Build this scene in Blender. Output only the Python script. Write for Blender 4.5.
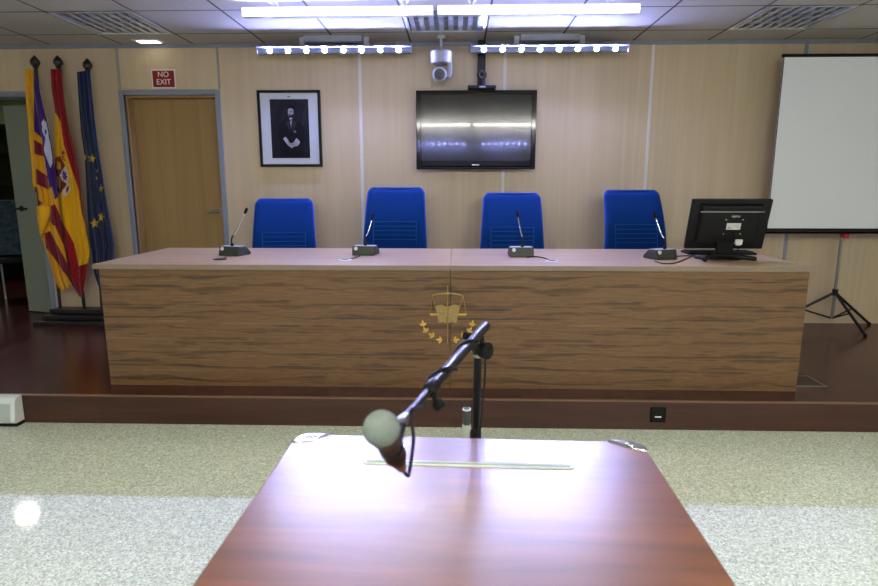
import bpy, bmesh, math, random
from mathutils import Vector, Matrix, Euler
random.seed(7)
PI = math.pi
S = bpy.context.scene
COL = S.collection
for o in list(bpy.data.objects):
    bpy.data.objects.remove(o)

# ---------------------------------------------------------------- camera
F_PX, YAW, PITCH, CAM_H = 585.0, math.radians(1.64), math.radians(10.37), 1.38
fw = Vector((-math.sin(YAW)*math.cos(PITCH), math.cos(YAW)*math.cos(PITCH), -math.sin(PITCH)))
rt = Vector((math.cos(YAW), math.sin(YAW), 0))
up = rt.cross(fw)
CAMP = Vector((0, 0, CAM_H))
cd = bpy.data.cameras.new('camera')
cam = bpy.data.objects.new('camera', cd)
COL.objects.link(cam)
m = Matrix((rt, up, -fw)).transposed().to_4x4()
m.translation = CAMP
cam.matrix_world = m
cd.sensor_width = 36
cd.lens = F_PX/878*36
cd.clip_start = 0.02
cd.dof.use_dof = True
cd.dof.focus_distance = 3.7
cd.dof.aperture_fstop = 4.0
S.camera = cam
# ---------------------------------------------------------------- world, exposure
w = bpy.data.worlds.new('world')
S.world = w
w.use_nodes = True
w.node_tree.nodes['Background'].inputs[0].default_value = (0.9, 0.95, 1, 1)
w.node_tree.nodes['Background'].inputs[1].default_value = 0.02
S.view_settings.view_transform = 'Standard'
S.view_settings.look = 'None'
S.view_settings.gamma = 1
S.view_settings.use_curve_mapping = False
S.view_settings.exposure = 0.0
# strengths of the room's own lamps
L_LED = 3800       # blue-white LED points
C_LED = (0.36, 0.41, 1.0)
L_BAR = 3        # diffuser of the long white bars
L_BARDOT = 420
C_BAR = (1.0, 0.97, 0.88)
L_TROF = 45.0      # lit fluorescent troffers in the rear of the room
C_TROF = (0.98, 1.0, 0.85)

ZP = 0.172        # platform height
ZD = 0.925        # desk top height
ZT = 0.74         # front table
ZC = 2.568        # ceiling
YW = 5.2          # back wall
def ray(x, y):
    return fw + rt*((x-439)/F_PX) - up*((y-293)/F_PX)
def at(x, y, Y):
    d = ray(x, y); return CAMP + d*(Y/d.y)
def atz(x, y, Z):
    d = ray(x, y); return CAMP + d*((Z-CAM_H)/d.z)

# ---------------------------------------------------------------- materials
def srgb(r, g, b):
    def c(v):
        v /= 255
        return v/12.92 if v <= .04045 else ((v+.055)/1.055)**2.4
    return (c(r), c(g), c(b), 1)
MATS = {}
def nodes_of(name):
    mt = bpy.data.materials.new(name); mt.use_nodes = True
    nt = mt.node_tree
    return mt, nt, nt.nodes['Principled BSDF']
def plain(name, col, rough=.5, metal=0, spec=.5, coat=0, noise=.06, nscale=60, bump=0, sheen=0):
    mt, nt, b = nodes_of(name)
    tc = nt.nodes.new('ShaderNodeTexCoord')
    n = nt.nodes.new('ShaderNodeTexNoise'); n.inputs['Scale'].default_value = nscale; n.inputs['Detail'].default_value = 4
    nt.links.new(tc.outputs['Object'], n.inputs['Vector'])
    r = nt.nodes.new('ShaderNodeValToRGB')
    r.color_ramp.elements[0].position = .3; r.color_ramp.elements[1].position = .7
    r.color_ramp.elements[0].color = tuple(c*(1-noise) for c in col[:3])+(1,)
    r.color_ramp.elements[1].color = tuple(min(1, c*(1+noise)) for c in col[:3])+(1,)
    nt.links.new(n.outputs['Fac'], r.inputs['Fac'])
    nt.links.new(r.outputs['Color'], b.inputs['Base Color'])
    b.inputs['Roughness'].default_value = rough; b.inputs['Metallic'].default_value = metal
    b.inputs['Specular IOR Level'].default_value = spec
    b.inputs['Coat Weight'].default_value = coat
    b.inputs['Coat Roughness'].default_value = .08
    b.inputs['Sheen Weight'].default_value = sheen
    if bump:
        bp = nt.nodes.new('ShaderNodeBump'); bp.inputs['Strength'].default_value = bump; bp.inputs['Distance'].default_value = .002
        nt.links.new(n.outputs['Fac'], bp.inputs['Height']); nt.links.new(bp.outputs['Normal'], b.inputs['Normal'])
    MATS[name] = mt
    return mt
def wood(name, stops, scale, rough=.4, coat=0, coat_rough=.1, detail=6, distort=.6, spec=.5, aniso=0, wave=None):
    """stops: [(pos, colour)], scale: stretch of the grain on x, y, z"""
    mt, nt, b = nodes_of(name)
    tc = nt.nodes.new('ShaderNodeTexCoord')
    mp = nt.nodes.new('ShaderNodeMapping'); mp.inputs['Scale'].default_value = scale
    nt.links.new(tc.outputs['Object'], mp.inputs['Vector'])
    n = nt.nodes.new('ShaderNodeTexNoise'); n.inputs['Scale'].default_value = 1
    n.inputs['Detail'].default_value = detail; n.inputs['Roughness'].default_value = .6; n.inputs['Distortion'].default_value = distort
    nt.links.new(mp.outputs['Vector'], n.inputs['Vector'])
    src = n.outputs['Fac']
    if wave:
        mp2 = nt.nodes.new('ShaderNodeMapping'); mp2.inputs['Scale'].default_value = wave
        nt.links.new(tc.outputs['Object'], mp2.inputs['Vector'])
        n2 = nt.nodes.new('ShaderNodeTexNoise'); n2.inputs['Scale'].default_value = 1; n2.inputs['Detail'].default_value = 3
        n2.inputs['Distortion'].default_value = 1.4
        nt.links.new(mp2.outputs['Vector'], n2.inputs['Vector'])
        mx = nt.nodes.new('ShaderNodeMath'); mx.operation = 'MULTIPLY_ADD'; mx.inputs[1].default_value = .5
        ad = nt.nodes.new('ShaderNodeMath'); ad.operation = 'MULTIPLY'; ad.inputs[1].default_value = .5
        nt.links.new(n2.outputs['Fac'], ad.inputs[0])
        nt.links.new(src, mx.inputs[0]); nt.links.new(ad.outputs[0], mx.inputs[2])
        src = mx.outputs[0]
    r = nt.nodes.new('ShaderNodeValToRGB')
    els = r.color_ramp.elements
    els[0].position, els[0].color = stops[0]
    els[1].position, els[1].color = stops[-1]
    for p, c in stops[1:-1]:
        e = els.new(p); e.color = c
    nt.links.new(src, r.inputs['Fac'])
    nt.links.new(r.outputs['Color'], b.inputs['Base Color'])
    b.inputs['Roughness'].default_value = rough
    b.inputs['Specular IOR Level'].default_value = spec
    b.inputs['Coat Weight'].default_value = coat; b.inputs['Coat Roughness'].default_value = coat_rough
    MATS[name] = mt
    return mt
def emit(name, col, strength):
    mt, nt, b = nodes_of(name)
    b.inputs['Base Color'].default_value = (.8, .8, .8, 1)
    b.inputs['Emission Color'].default_value = tuple(col[:3])+(1,)
    b.inputs['Emission Strength'].default_value = strength
    MATS[name] = mt
    return mt

wood('wall_laminate', [(.30, srgb(188, 168, 137)), (.52, srgb(198, 179, 147)), (.72, srgb(206, 188, 157))], (26, 1, .55), rough=.38, detail=5, distort=.3, wave=(5, 1, .25))
plain('alu_strip', srgb(178, 180, 186), .4, .0, .5, noise=.03)
plain('alu_grey', srgb(128, 136, 148), .45, .0, noise=.03)
plain('strip_dull', srgb(150, 148, 142), .45, noise=.03)
plain('strip_light', srgb(214, 212, 210), .4, noise=.02)
wood('door_wood', [(.3, srgb(140, 110, 66)), (.55, srgb(155, 124, 77)), (.75, srgb(164, 133, 86))], (22, 3, .5), rough=.35, detail=5, wave=(4, 1, .3))
wood('jamb_wood', [(.3, srgb(150, 118, 76)), (.7, srgb(168, 136, 92))], (22, 3, .5), rough=.4)
def desk_grain():
    mt, nt, b = nodes_of('desk_front')
    tc = nt.nodes.new('ShaderNodeTexCoord')
    mp = nt.nodes.new('ShaderNodeMapping'); mp.inputs['Scale'].default_value = (.20, 1, 1); mp.inputs['Location'].default_value = (.37, 0, .11)
    nt.links.new(tc.outputs['Object'], mp.inputs['Vector'])
    wv = nt.nodes.new('ShaderNodeTexWave'); wv.wave_type = 'BANDS'; wv.bands_direction = 'Z'
    wv.inputs['Scale'].default_value = 4.0; wv.inputs['Distortion'].default_value = 7.5; wv.inputs['Detail'].default_value = 3
    wv.inputs['Detail Scale'].default_value = 2.4; wv.inputs['Detail Roughness'].default_value = .62
    nt.links.new(mp.outputs['Vector'], wv.inputs['Vector'])
    mp2 = nt.nodes.new('ShaderNodeMapping'); mp2.inputs['Scale'].default_value = (1.3, 3, 95)
    nt.links.new(tc.outputs['Object'], mp2.inputs['Vector'])
    n = nt.nodes.new('ShaderNodeTexNoise'); n.inputs['Scale'].default_value = 1; n.inputs['Detail'].default_value = 5; n.inputs['Distortion'].default_value = .3
    nt.links.new(mp2.outputs['Vector'], n.inputs['Vector'])
    ad = nt.nodes.new('ShaderNodeMath'); ad.operation = 'MULTIPLY_ADD'; ad.inputs[1].default_value = .34
    sb = nt.nodes.new('ShaderNodeMath'); sb.operation = 'MULTIPLY'; sb.inputs[1].default_value = .8
    nt.links.new(n.outputs['Fac'], sb.inputs[0])
    nt.links.new(wv.outputs['Fac'], ad.inputs[0]); nt.links.new(sb.outputs[0], ad.inputs[2])
    r = nt.nodes.new('ShaderNodeValToRGB'); e = r.color_ramp.elements
    e[0].position = .28; e[0].color = srgb(60, 41, 29); e[1].position = .86; e[1].color = srgb(118, 91, 63)
    for p_, c_ in ((.40, (82, 58, 36)), (.49, (102, 74, 46)), (.62, (112, 82, 51)), (.74, (96, 69, 44))):
        x = e.new(p_); x.color = srgb(*c_)
    nt.links.new(ad.outputs[0], r.inputs['Fac']); nt.links.new(r.outputs['Color'], b.inputs['Base Color'])
    b.inputs['Roughness'].default_value = .42
    MATS['desk_front'] = mt
desk_grain()
wood('desk_top', [(.3, srgb(152, 124, 92)), (.55, srgb(171, 143, 109)), (.75, srgb(183, 157, 123))], (1.0, 26, 8), rough=.36, detail=5, distort=.4)
plain('desk_edge', srgb(128, 112, 96), .45, noise=.04)
wood('table_wood', [(.3, srgb(90, 53, 29)), (.55, srgb(110, 66, 37)), (.75, srgb(126, 78, 45))], (2.2, 20, 20), rough=.31, coat=.04, coat_rough=.04, detail=5, spec=1.0)
M_ = MATS['table_wood'].node_tree.nodes['Principled BSDF']; M_.inputs['IOR'].default_value = 1.62
wood('riser_wood', [(.3, srgb(50, 25, 18)), (.55, srgb(62, 33, 24)), (.75, srgb(74, 42, 31))], (1.5, 3, 22), rough=.4, detail=5)
plain('nosing', srgb(128, 98, 78), .35, .2, noise=.1)
plain('black_plastic', srgb(11, 11, 13), .45, noise=.08, spec=.25)
plain('black_matt', srgb(12, 12, 14), .65, noise=.08, spec=.2)
plain('black_gloss', srgb(8, 8, 10), .08, noise=.02)
plain('black_metal', srgb(10, 10, 13), .35, .0, .3)
plain('boom_metal', srgb(16, 16, 22), .34, .2, .5)
plain('chrome', srgb(215, 218, 225), .14, 1.0, noise=.02)
plain('steel', srgb(170, 172, 178), .32, 1.0, noise=.04)
plain('bracket_white', srgb(196, 198, 200), .4)
plain('camera_white', srgb(160, 162, 168), .4, noise=.02)
plain('white_plastic', srgb(212, 214, 212), .4, noise=.02)
plain('grey_plastic', srgb(150, 154, 158), .45, noise=.03)
plain('grey_socket', srgb(168, 176, 176), .45, noise=.04)
plain('mic_base', srgb(46, 50, 46), .5, noise=.08)
plain('blue_fabric', srgb(1, 46, 110), .85, noise=.16, nscale=420, bump=.35, spec=.1, sheen=.06)
plain('blue_piping', srgb(12, 70, 160), .8, noise=.1, nscale=300, spec=.2, sheen=.3)
plain('blue_stitch', srgb(30, 80, 146), .9, noise=.1, spec=.2)
plain('grey_foam', srgb(112, 121, 116), .95, noise=.16, nscale=500, bump=.5, spec=.1)
plain('copper_brown', srgb(150, 88, 52), .38, .5)
plain('mic_body', srgb(36, 28, 26), .5)
plain('gold', srgb(206, 166, 78), .4, .35, noise=.2, nscale=90)
plain('gold_dull', srgb(152, 130, 80), .45, .35, noise=.25, nscale=90)
plain('red_sign', srgb(128, 12, 18), .4)
plain('sign_white', srgb(226, 220, 212), .5, noise=.02)
plain('mat_board', srgb(192, 198, 204), .5, noise=.02)
plain('screen_white', srgb(232, 236, 240), .75, noise=.01)
plain('tv_glass', srgb(9, 9, 12), .115, noise=.01, spec=.45, coat=.22)
MATS['tv_glass'].node_tree.nodes['Principled BSDF'].inputs['Coat Roughness'].default_value = .03
plain('lens_glass', srgb(34, 42, 54), .35, noise=.05)
plain('troffer_metal', srgb(206, 210, 212), .3, .4)
plain('louvre_metal', srgb(196, 204, 212), .18, .5)
plain('tube_glass', srgb(232, 230, 214), .3)
plain('grey_green_door', srgb(132, 140, 124), .5, noise=.02)
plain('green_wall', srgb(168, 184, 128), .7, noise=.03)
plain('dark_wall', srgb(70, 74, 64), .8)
plain('cream_wall', srgb(198, 190, 172), .7)
plain('plaid_base', srgb(46, 66, 78), .9, noise=.5, nscale=28)
plain('black_wood', srgb(20, 17, 17), .4, coat=.2)
plain('pale_slot', srgb(196, 206, 184), .7, noise=.03)
plain('slot_dark', srgb(120, 132, 112), .5, noise=.05)
plain('sticker', srgb(196, 200, 198), .6, noise=.03)
plain('sticker_grey', srgb(150, 154, 152), .6)
plain('red_dot', srgb(170, 40, 30), .5)
plain('silver_pole', srgb(140, 138, 130), .35, .7)
plain('grey_post', srgb(158, 166, 150), .5)
for nm, c in dict(flag_yellow=(220, 162, 16), flag_red=(150, 14, 30), flag_dark_red=(122, 22, 40), flag_purple=(58, 30, 112), flag_white=(206, 206, 214),
                  flag_es_red=(142, 12, 28), flag_es_yellow=(224, 170, 14), coat_red=(112, 34, 34), coat_gold=(196, 146, 30), coat_white=(206, 196, 196), coat_purple=(88, 46, 120),
                  flag_blue=(6, 32, 78), flag_star=(244, 196, 40)).items():
    plain(nm, srgb(*c), .75, noise=.08, nscale=200, spec=.2, sheen=.15)
for nm, v in dict(ph_back=34, ph_back2=26, ph_suit=16, ph_dark=10, ph_skin=140, ph_skin2=100, ph_white=160, ph_mid=62).items():
    plain(nm, srgb(v, v, v+5), .6, noise=.08, nscale=40, spec=.15)
emit('led_light', C_LED, L_LED)
emit('bar_light', C_BAR, L_BAR)
emit('bar_dot', C_BAR, L_BARDOT)
emit('rear_led_light', C_LED, 1000)
emit('rear_bar_light', C_BAR, 50)
emit('troffer_light', C_TROF, L_TROF)
emit('spot_light', (1, .97, .85), 100)
emit('emergency_light', (1, .93, .76), 3.0)

def floor_material():
    mt, nt, b = nodes_of('terrazzo')
    tc = nt.nodes.new('ShaderNodeTexCoord')
    v = nt.nodes.new('ShaderNodeTexVoronoi'); v.inputs['Scale'].default_value = 150
    nt.links.new(tc.outputs['Object'], v.inputs['Vector'])
    sx = nt.nodes.new('ShaderNodeSeparateColor'); nt.links.new(v.outputs['Color'], sx.inputs['Color'])
    r = nt.nodes.new('ShaderNodeValToRGB'); e = r.color_ramp.elements
    e[0].position = 0; e[0].color = srgb(166, 172, 156); e[1].position = 1; e[1].color = srgb(236, 240, 228)
    x = e.new(.25); x.color = srgb(194, 200, 182); x = e.new(.7); x.color = srgb(212, 218, 202)
    nt.links.new(sx.outputs[0], r.inputs['Fac'])
    br = nt.nodes.new('ShaderNodeTexBrick'); br.offset = 0
    br.inputs['Color1'].default_value = br.inputs['Color2'].default_value = (1, 1, 1, 1)
    br.inputs['Color2'].default_value = (.965, .97, .96, 1)
    br.inputs['Mortar'].default_value = (.84, .84, .82, 1)
    br.inputs['Scale'].default_value = 1; br.inputs['Mortar Size'].default_value = .0018
    br.inputs['Brick Width'].default_value = .4; br.inputs['Row Height'].default_value = .4
    nt.links.new(tc.outputs['Object'], br.inputs['Vector'])
    mx = nt.nodes.new('ShaderNodeMix'); mx.data_type = 'RGBA'; mx.blend_type = 'MULTIPLY'; mx.inputs[0].default_value = 1
    nt.links.new(r.outputs['Color'], mx.inputs[6]); nt.links.new(br.outputs['Color'], mx.inputs[7])
    nt.links.new(mx.outputs[2], b.inputs['Base Color'])
    b.inputs['Roughness'].default_value = .07
    b.inputs['Specular IOR Level'].default_value = .45
    MATS['terrazzo'] = mt
floor_material()
def deck_material():
    mt, nt, b = nodes_of('deck_wood')
    tc = nt.nodes.new('ShaderNodeTexCoord')
    mp = nt.nodes.new('ShaderNodeMapping'); mp.inputs['Scale'].default_value = (24, 2, 1)
    nt.links.new(tc.outputs['Object'], mp.inputs['Vector'])
    n = nt.nodes.new('ShaderNodeTexNoise'); n.inputs['Scale'].default_value = 1; n.inputs['Detail'].default_value = 6
    nt.links.new(mp.outputs['Vector'], n.inputs['Vector'])
    r = nt.nodes.new('ShaderNodeValToRGB'); e = r.color_ramp.elements
    e[0].position = .3; e[0].color = srgb(52, 24, 20); e[1].position = .72; e[1].color = srgb(94, 47, 40)
    nt.links.new(n.outputs['Fac'], r.inputs['Fac'])
    mp2 = nt.nodes.new('ShaderNodeMapping'); mp2.inputs['Rotation'].default_value = (0, 0, PI/2)
    nt.links.new(tc.outputs['Object'], mp2.inputs['Vector'])
    br = nt.nodes.new('ShaderNodeTexBrick')
    br.inputs['Color1'].default_value = (1, 1, 1, 1); br.inputs['Color2'].default_value = (.72, .7, .7, 1); br.inputs['Mortar'].default_value = (.45, .42, .4, 1)
    br.inputs['Scale'].default_value = 1; br.inputs['Mortar Size'].default_value = .002
    br.inputs['Brick Width'].default_value = 1.2; br.inputs['Row Height'].default_value = .19
    nt.links.new(mp2.outputs['Vector'], br.inputs['Vector'])
    mx = nt.nodes.new('ShaderNodeMix'); mx.data_type = 'RGBA'; mx.blend_type = 'MULTIPLY'; mx.inputs[0].default_value = 1
    nt.links.new(r.outputs['Color'], mx.inputs[6]); nt.links.new(br.outputs['Color'], mx.inputs[7])
    nt.links.new(mx.outputs[2], b.inputs['Base Color'])
    b.inputs['Roughness'].default_value = .24
    MATS['deck_wood'] = mt
deck_material()
GX0, GS, GY0 = -2.855, .6167, 4.26
def ceiling_material():
    mt, nt, b = nodes_of('ceiling_tile')
    tc = nt.nodes.new('ShaderNodeTexCoord')
    sp = nt.nodes.new('ShaderNodeSeparateXYZ'); nt.links.new(tc.outputs['Object'], sp.inputs[0])
    ds = []
    for i, off in ((0, GX0), (1, GY0)):
        a = nt.nodes.new('ShaderNodeMath'); a.operation = 'SUBTRACT'; a.inputs[1].default_value = off
        nt.links.new(sp.outputs[i], a.inputs[0])
        p = nt.nodes.new('ShaderNodeMath'); p.operation = 'PINGPONG'; p.inputs[1].default_value = GS/2
        nt.links.new(a.outputs[0], p.inputs[0])
        ds.append(p)
    mn = nt.nodes.new('ShaderNodeMath'); mn.operation = 'MINIMUM'
    nt.links.new(ds[0].outputs[0], mn.inputs[0]); nt.links.new(ds[1].outputs[0], mn.inputs[1])
    lt = nt.nodes.new('ShaderNodeMath'); lt.operation = 'LESS_THAN'; lt.inputs[1].default_value = .008
    nt.links.new(mn.outputs[0], lt.inputs[0])
    n = nt.nodes.new('ShaderNodeTexNoise'); n.inputs['Scale'].default_value = 160
    nt.links.new(tc.outputs['Object'], n.inputs['Vector'])
    r = nt.nodes.new('ShaderNodeValToRGB'); e = r.color_ramp.elements
    e[0].position = .35; e[0].color = srgb(176, 172, 162); e[1].position = .65; e[1].color = srgb(198, 194, 184)
    nt.links.new(n.outputs['Fac'], r.inputs['Fac'])
    mx = nt.nodes.new('ShaderNodeMix'); mx.data_type = 'RGBA'
    mx.inputs[7].default_value = srgb(84, 80, 72)
    nt.links.new(lt.outputs[0], mx.inputs[0]); nt.links.new(r.outputs['Color'], mx.inputs[6])
    nt.links.new(mx.outputs[2], b.inputs['Base Color'])
    b.inputs['Roughness'].default_value = .85
    b.inputs['Specular IOR Level'].default_value = .2
    MATS['ceiling_tile'] = mt
ceiling_material()
M = MATS

# ---------------------------------------------------------------- mesh helpers
class MB:
    def __init__(s): s.bm = bmesh.new()
    def box(s, x0, x1, y0, y1, z0, z1, rot=None, mi=0):
        c = Vector(((x0+x1)/2, (y0+y1)/2, (z0+z1)/2))
        r = bmesh.ops.create_cube(s.bm, size=1)
        for v in r['verts']:
            p = Vector((v.co.x*(x1-x0), v.co.y*(y1-y0), v.co.z*(z1-z0)))
            if rot: p = Euler(rot).to_matrix() @ p
            v.co = p + c
        if mi:
            for f in {f for v in r['verts'] for f in v.link_faces}: f.material_index = mi
        return s
    def ring_loft(s, rings, caps=True, closed=False):
        vs = [[s.bm.verts.new(p) for p in r] for r in rings]
        n = len(vs[0])
        for a, b in (list(zip(vs, vs[1:])) + ([(vs[-1], vs[0])] if closed else [])):
            for i in range(n):
                s.bm.faces.new((a[i], a[(i+1) % n], b[(i+1) % n], b[i]))
        if caps and not closed:
            s.bm.faces.new(list(reversed(vs[0]))); s.bm.faces.new(vs[-1])
        return s
    def tube(s, pts, r, seg=10, caps=True):
        pts = [Vector(p) for p in pts]
        rs = r if isinstance(r, (list, tuple)) else [r]*len(pts)
        rings = []; nrm = None
        for i, p in enumerate(pts):
            t = (pts[min(i+1, len(pts)-1)] - pts[max(i-1, 0)]).normalized()
            if nrm is None:
                a = Vector((0, 0, 1)) if abs(t.z) < .9 else Vector((1, 0, 0))
                nrm = t.cross(a).normalized()
            else:
                nrm = (nrm - t*nrm.dot(t)).normalized()
            bn = t.cross(nrm)
            rings.append([p + (nrm*math.cos(2*PI*k/seg) + bn*math.sin(2*PI*k/seg))*rs[i] for k in range(seg)])
        return s.ring_loft(rings, caps)
    def cyl(s, p0, p1, r0, r1=None, seg=16):
        return s.tube([p0, p1], [r0, r0 if r1 is None else r1], seg)
    def lathe(s, prof, c=(0, 0, 0), axis=(0, 0, 1), seg=24):
        """prof: list of (distance along axis, radius)"""
        c = Vector(c); ax = Vector(axis).normalized()
        a = Vector((0, 0, 1)) if abs(ax.z) < .9 else Vector((1, 0, 0))
        u = ax.cross(a).normalized(); v = ax.cross(u)
        return s.ring_loft([[c + ax*h + (u*math.cos(2*PI*k/seg) + v*math.sin(2*PI*k/seg))*max(r, 1e-4) for k in range(seg)] for h, r in prof])
    def ball(s, c, r, seg=24, sc=(1, 1, 1)):
        q = bmesh.ops.create_uvsphere(s.bm, u_segments=seg, v_segments=max(8, seg//2), radius=r)
        for v in q['verts']: v.co = Vector((v.co.x*sc[0], v.co.y*sc[1], v.co.z*sc[2])) + Vector(c)
        return s
    def prism(s, pts, y0, y1):
        """outline in x, z pushed from y0 to y1"""
        return s.ring_loft([[Vector((x, y0, z)) for x, z in pts], [Vector((x, y1, z)) for x, z in pts]])
    def prism_z(s, pts, z0, z1):
        return s.ring_loft([[Vector((x, y, z0)) for x, y in pts], [Vector((x, y, z1)) for x, y in pts]])
    def build(s, name, mat, parent=None, smooth=False, bevel=0, world=False, solid=0):
        me = bpy.data.meshes.new(name)
        bmesh.ops.recalc_face_normals(s.bm, faces=s.bm.faces)
        if world and parent is not None:
            p = parent
            while p.parent: p = p.parent
            for v in s.bm.verts: v.co -= p.location
        s.bm.to_mesh(me); s.bm.free()
        for mm in (mat if isinstance(mat, (list, tuple)) else [mat]):
            me.materials.append(M[mm])
        o = bpy.data.objects.new(name, me); COL.objects.link(o)
        if smooth:
            for f in me.polygons: f.use_smooth = True
            if smooth != 'all':
                me.set_sharp_from_angle(angle=math.radians(40))
        if parent is not None: o.parent = parent
        if solid:
            md = o.modifiers.new('thickness', 'SOLIDIFY'); md.thickness = solid; md.offset = 0
        if bevel:
            md = o.modifiers.new('bevel', 'BEVEL'); md.width = bevel; md.segments = 2; md.limit_method = 'ANGLE'
        return o
def tag(o, label, cat, group=None):
    o['label'] = label; o['category'] = cat
    if group: o['group'] = group
    return o
def thing(name, label, cat, loc=(0, 0, 0), rz=0, group=None):
    o = bpy.data.objects.new(name, None); COL.objects.link(o)
    o.location = loc; o.rotation_euler = (0, 0, rz); o.empty_display_size = .05
    return tag(o, label, cat, group)
def struct(o):
    o['kind'] = 'structure'; return o
def copy_tree(root, loc, rz, label, group):
    r = root.copy(); COL.objects.link(r); r.location = loc; r.rotation_euler = (0, 0, rz); r['label'] = label; r['group'] = group
    for ch in list(root.children):
        c = ch.copy(); COL.objects.link(c); c.parent = r
        for g in list(ch.children):
            d = g.copy(); COL.objects.link(d); d.parent = c
    return r
def text_mesh(name, body, size, mat, parent, loc, rot=(PI/2, 0, 0), depth=.0006, shear=0, label=None):
    cu = bpy.data.curves.new(name, 'FONT'); cu.body = body; cu.size = size; cu.extrude = depth; cu.align_x = 'CENTER'; cu.align_y = 'CENTER'; cu.shear = shear
    t = bpy.data.objects.new(name+'_source', cu); COL.objects.link(t)
    bpy.context.view_layer.update()
    me = bpy.data.meshes.new_from_object(t.evaluated_get(bpy.context.evaluated_depsgraph_get()))
    bpy.data.objects.remove(t)
    me.materials.clear(); me.materials.append(M[mat])
    o = bpy.data.objects.new(name, me); COL.objects.link(o); o.parent = parent; o.location = loc; o.rotation_euler = rot
    return o
def smoothpts(pts, n=6):
    """Catmull-Rom through the points"""
    P = [Vector(p) for p in pts]; out = []
    for i in range(len(P)-1):
        a, b, c, d = P[max(i-1, 0)], P[i], P[i+1], P[min(i+2, len(P)-1)]
        for k in range(n):
            t = k/n
            out.append(.5*((2*b) + (c-a)*t + (2*a-5*b+4*c-d)*t*t + (3*b-a-3*c+d)*t**3))
    out.append(P[-1]); return out
def rrect(w, h, r, n=5):
    pts = []
    for cx, cy, a0 in ((w/2-r, h/2-r, 0), (-w/2+r, h/2-r, 90), (-w/2+r, -h/2+r, 180), (w/2-r, -h/2+r, 270)):
        for k in range(n+1):
            a = math.radians(a0+90*k/n); pts.append((cx+r*math.cos(a), cy+r*math.sin(a)))
    return pts
def inside(x, y, poly):
    c = False; j = len(poly)-1
    for i in range(len(poly)):
        xi, yi = poly[i]; xj, yj = poly[j]
        if (yi > y) != (yj > y) and x < (xj-xi)*(y-yi)/(yj-yi)+xi: c = not c
        j = i
    return c

# ================================================================ SETTING
XL, XR, YB = -4.9, 4.6, -6.6
struct(MB().box(XL, XR, YB, 3.205, -.1, 0).build('floor', 'terrazzo'))
pl = struct(MB().box(XL, XR, 3.22, YW, 0, ZP).build('platform', 'deck_wood'))
MB().box(XL, XR, 3.205, 3.22, 0, ZP-.006).build('riser', 'riser_wood', pl)
MB().box(XL, XR, 3.201, 3.223, ZP-.0045, ZP+.001).build('nosing', 'nosing', pl)
# back wall with its two openings
D1 = (-2.873, -2.072, 2.15)     # ochre door opening x0, x1, top
D2 = (-4.75, -3.735, 2.14)      # open doorway at the end
T = .16
wb = MB()
wb.box(XL, D2[0], YW, YW+T, 0, ZC)
wb.box(D2[0], D2[1], YW, YW+T, D2[2], ZC)
wb.box(D2[1], D1[0], YW, YW+T, 0, ZC)
wb.box(D1[0], D1[1], YW, YW+T, D1[2], ZC)
wb.box(D1[1], XR, YW, YW+T, 0, ZC)
struct(wb.build('wall_back', 'wall_laminate'))
struct(MB().box(XL-.1, XL, YB, YW+.2, 0, ZC).build('wall_left', 'cream_wall'))
struct(MB().box(XR, XR+.1, YB, YW+.2, 0, ZC).build('wall_right', 'cream_wall'))
struct(MB().box(XL, XR, YB-.1, YB, 0, ZC).build('wall_rear', 'cream_wall'))
for i, (x, mt, wd) in enumerate(((-2.900, 'strip_dull', .022), (-2.033, 'strip_dull', .02), (-.821, 'strip_light', .026), (.407, 'strip_light', .026), (1.635, 'strip_light', .024), (2.886, 'alu_grey', .03), (4.1, 'alu_grey', .03))):
    z0 = 2.2 if i < 2 else ZP
    struct(MB().box(x-wd/2, x+wd/2, YW-.004, YW+.002, z0, 2.535).build('trim_%d' % (i+1), mt))
struct(MB().box(XL, XR, YW-.012, YW+.002, 2.534, ZC-.004).build('trim_8', 'alu_grey'))
# ceiling: tiles of the grid, open where a louvre light sits
TROF = {(0, 0): None, (4, 0): None, (8, 0): None}
REAR = [(2, -7), (7, -7), (1, -10), (8, -10), (1, -13), (8, -13), (10, -10)]
cb = bmesh.new()
ys = [GY0 + k*GS for k in range(-17, 2)] + [YW+T]
ys = [YB] + [y for y in ys if y > YB]
xs = [XL] + [GX0+k*GS for k in range(-3, 13) if XL < GX0+k*GS < XR] + [XR]
for i in range(len(xs)-1):
    for j in range(len(ys)-1):
        kx = round((xs[i]-GX0)/GS, 3); ky = round((ys[j]-GY0)/GS, 3)
        if (kx, ky) in TROF or (kx, ky) in REAR: continue
        vs = [cb.verts.new(p) for p in ((xs[i], ys[j], ZC), (xs[i], ys[j+1], ZC), (xs[i+1], ys[j+1], ZC), (xs[i+1], ys[j], ZC))]
        cb.faces.new(vs)
bmesh.ops.remove_doubles(cb, verts=cb.verts, dist=.001)
q = MB(); q.bm.free(); q.bm = cb
ce = struct(q.build('ceiling', 'ceiling_tile'))
md = ce.modifiers.new('thickness', 'SOLIDIFY'); md.thickness = .02; md.offset = -1
for f in ce.data.polygons:
    if f.normal.z > 0: f.flip()

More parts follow.
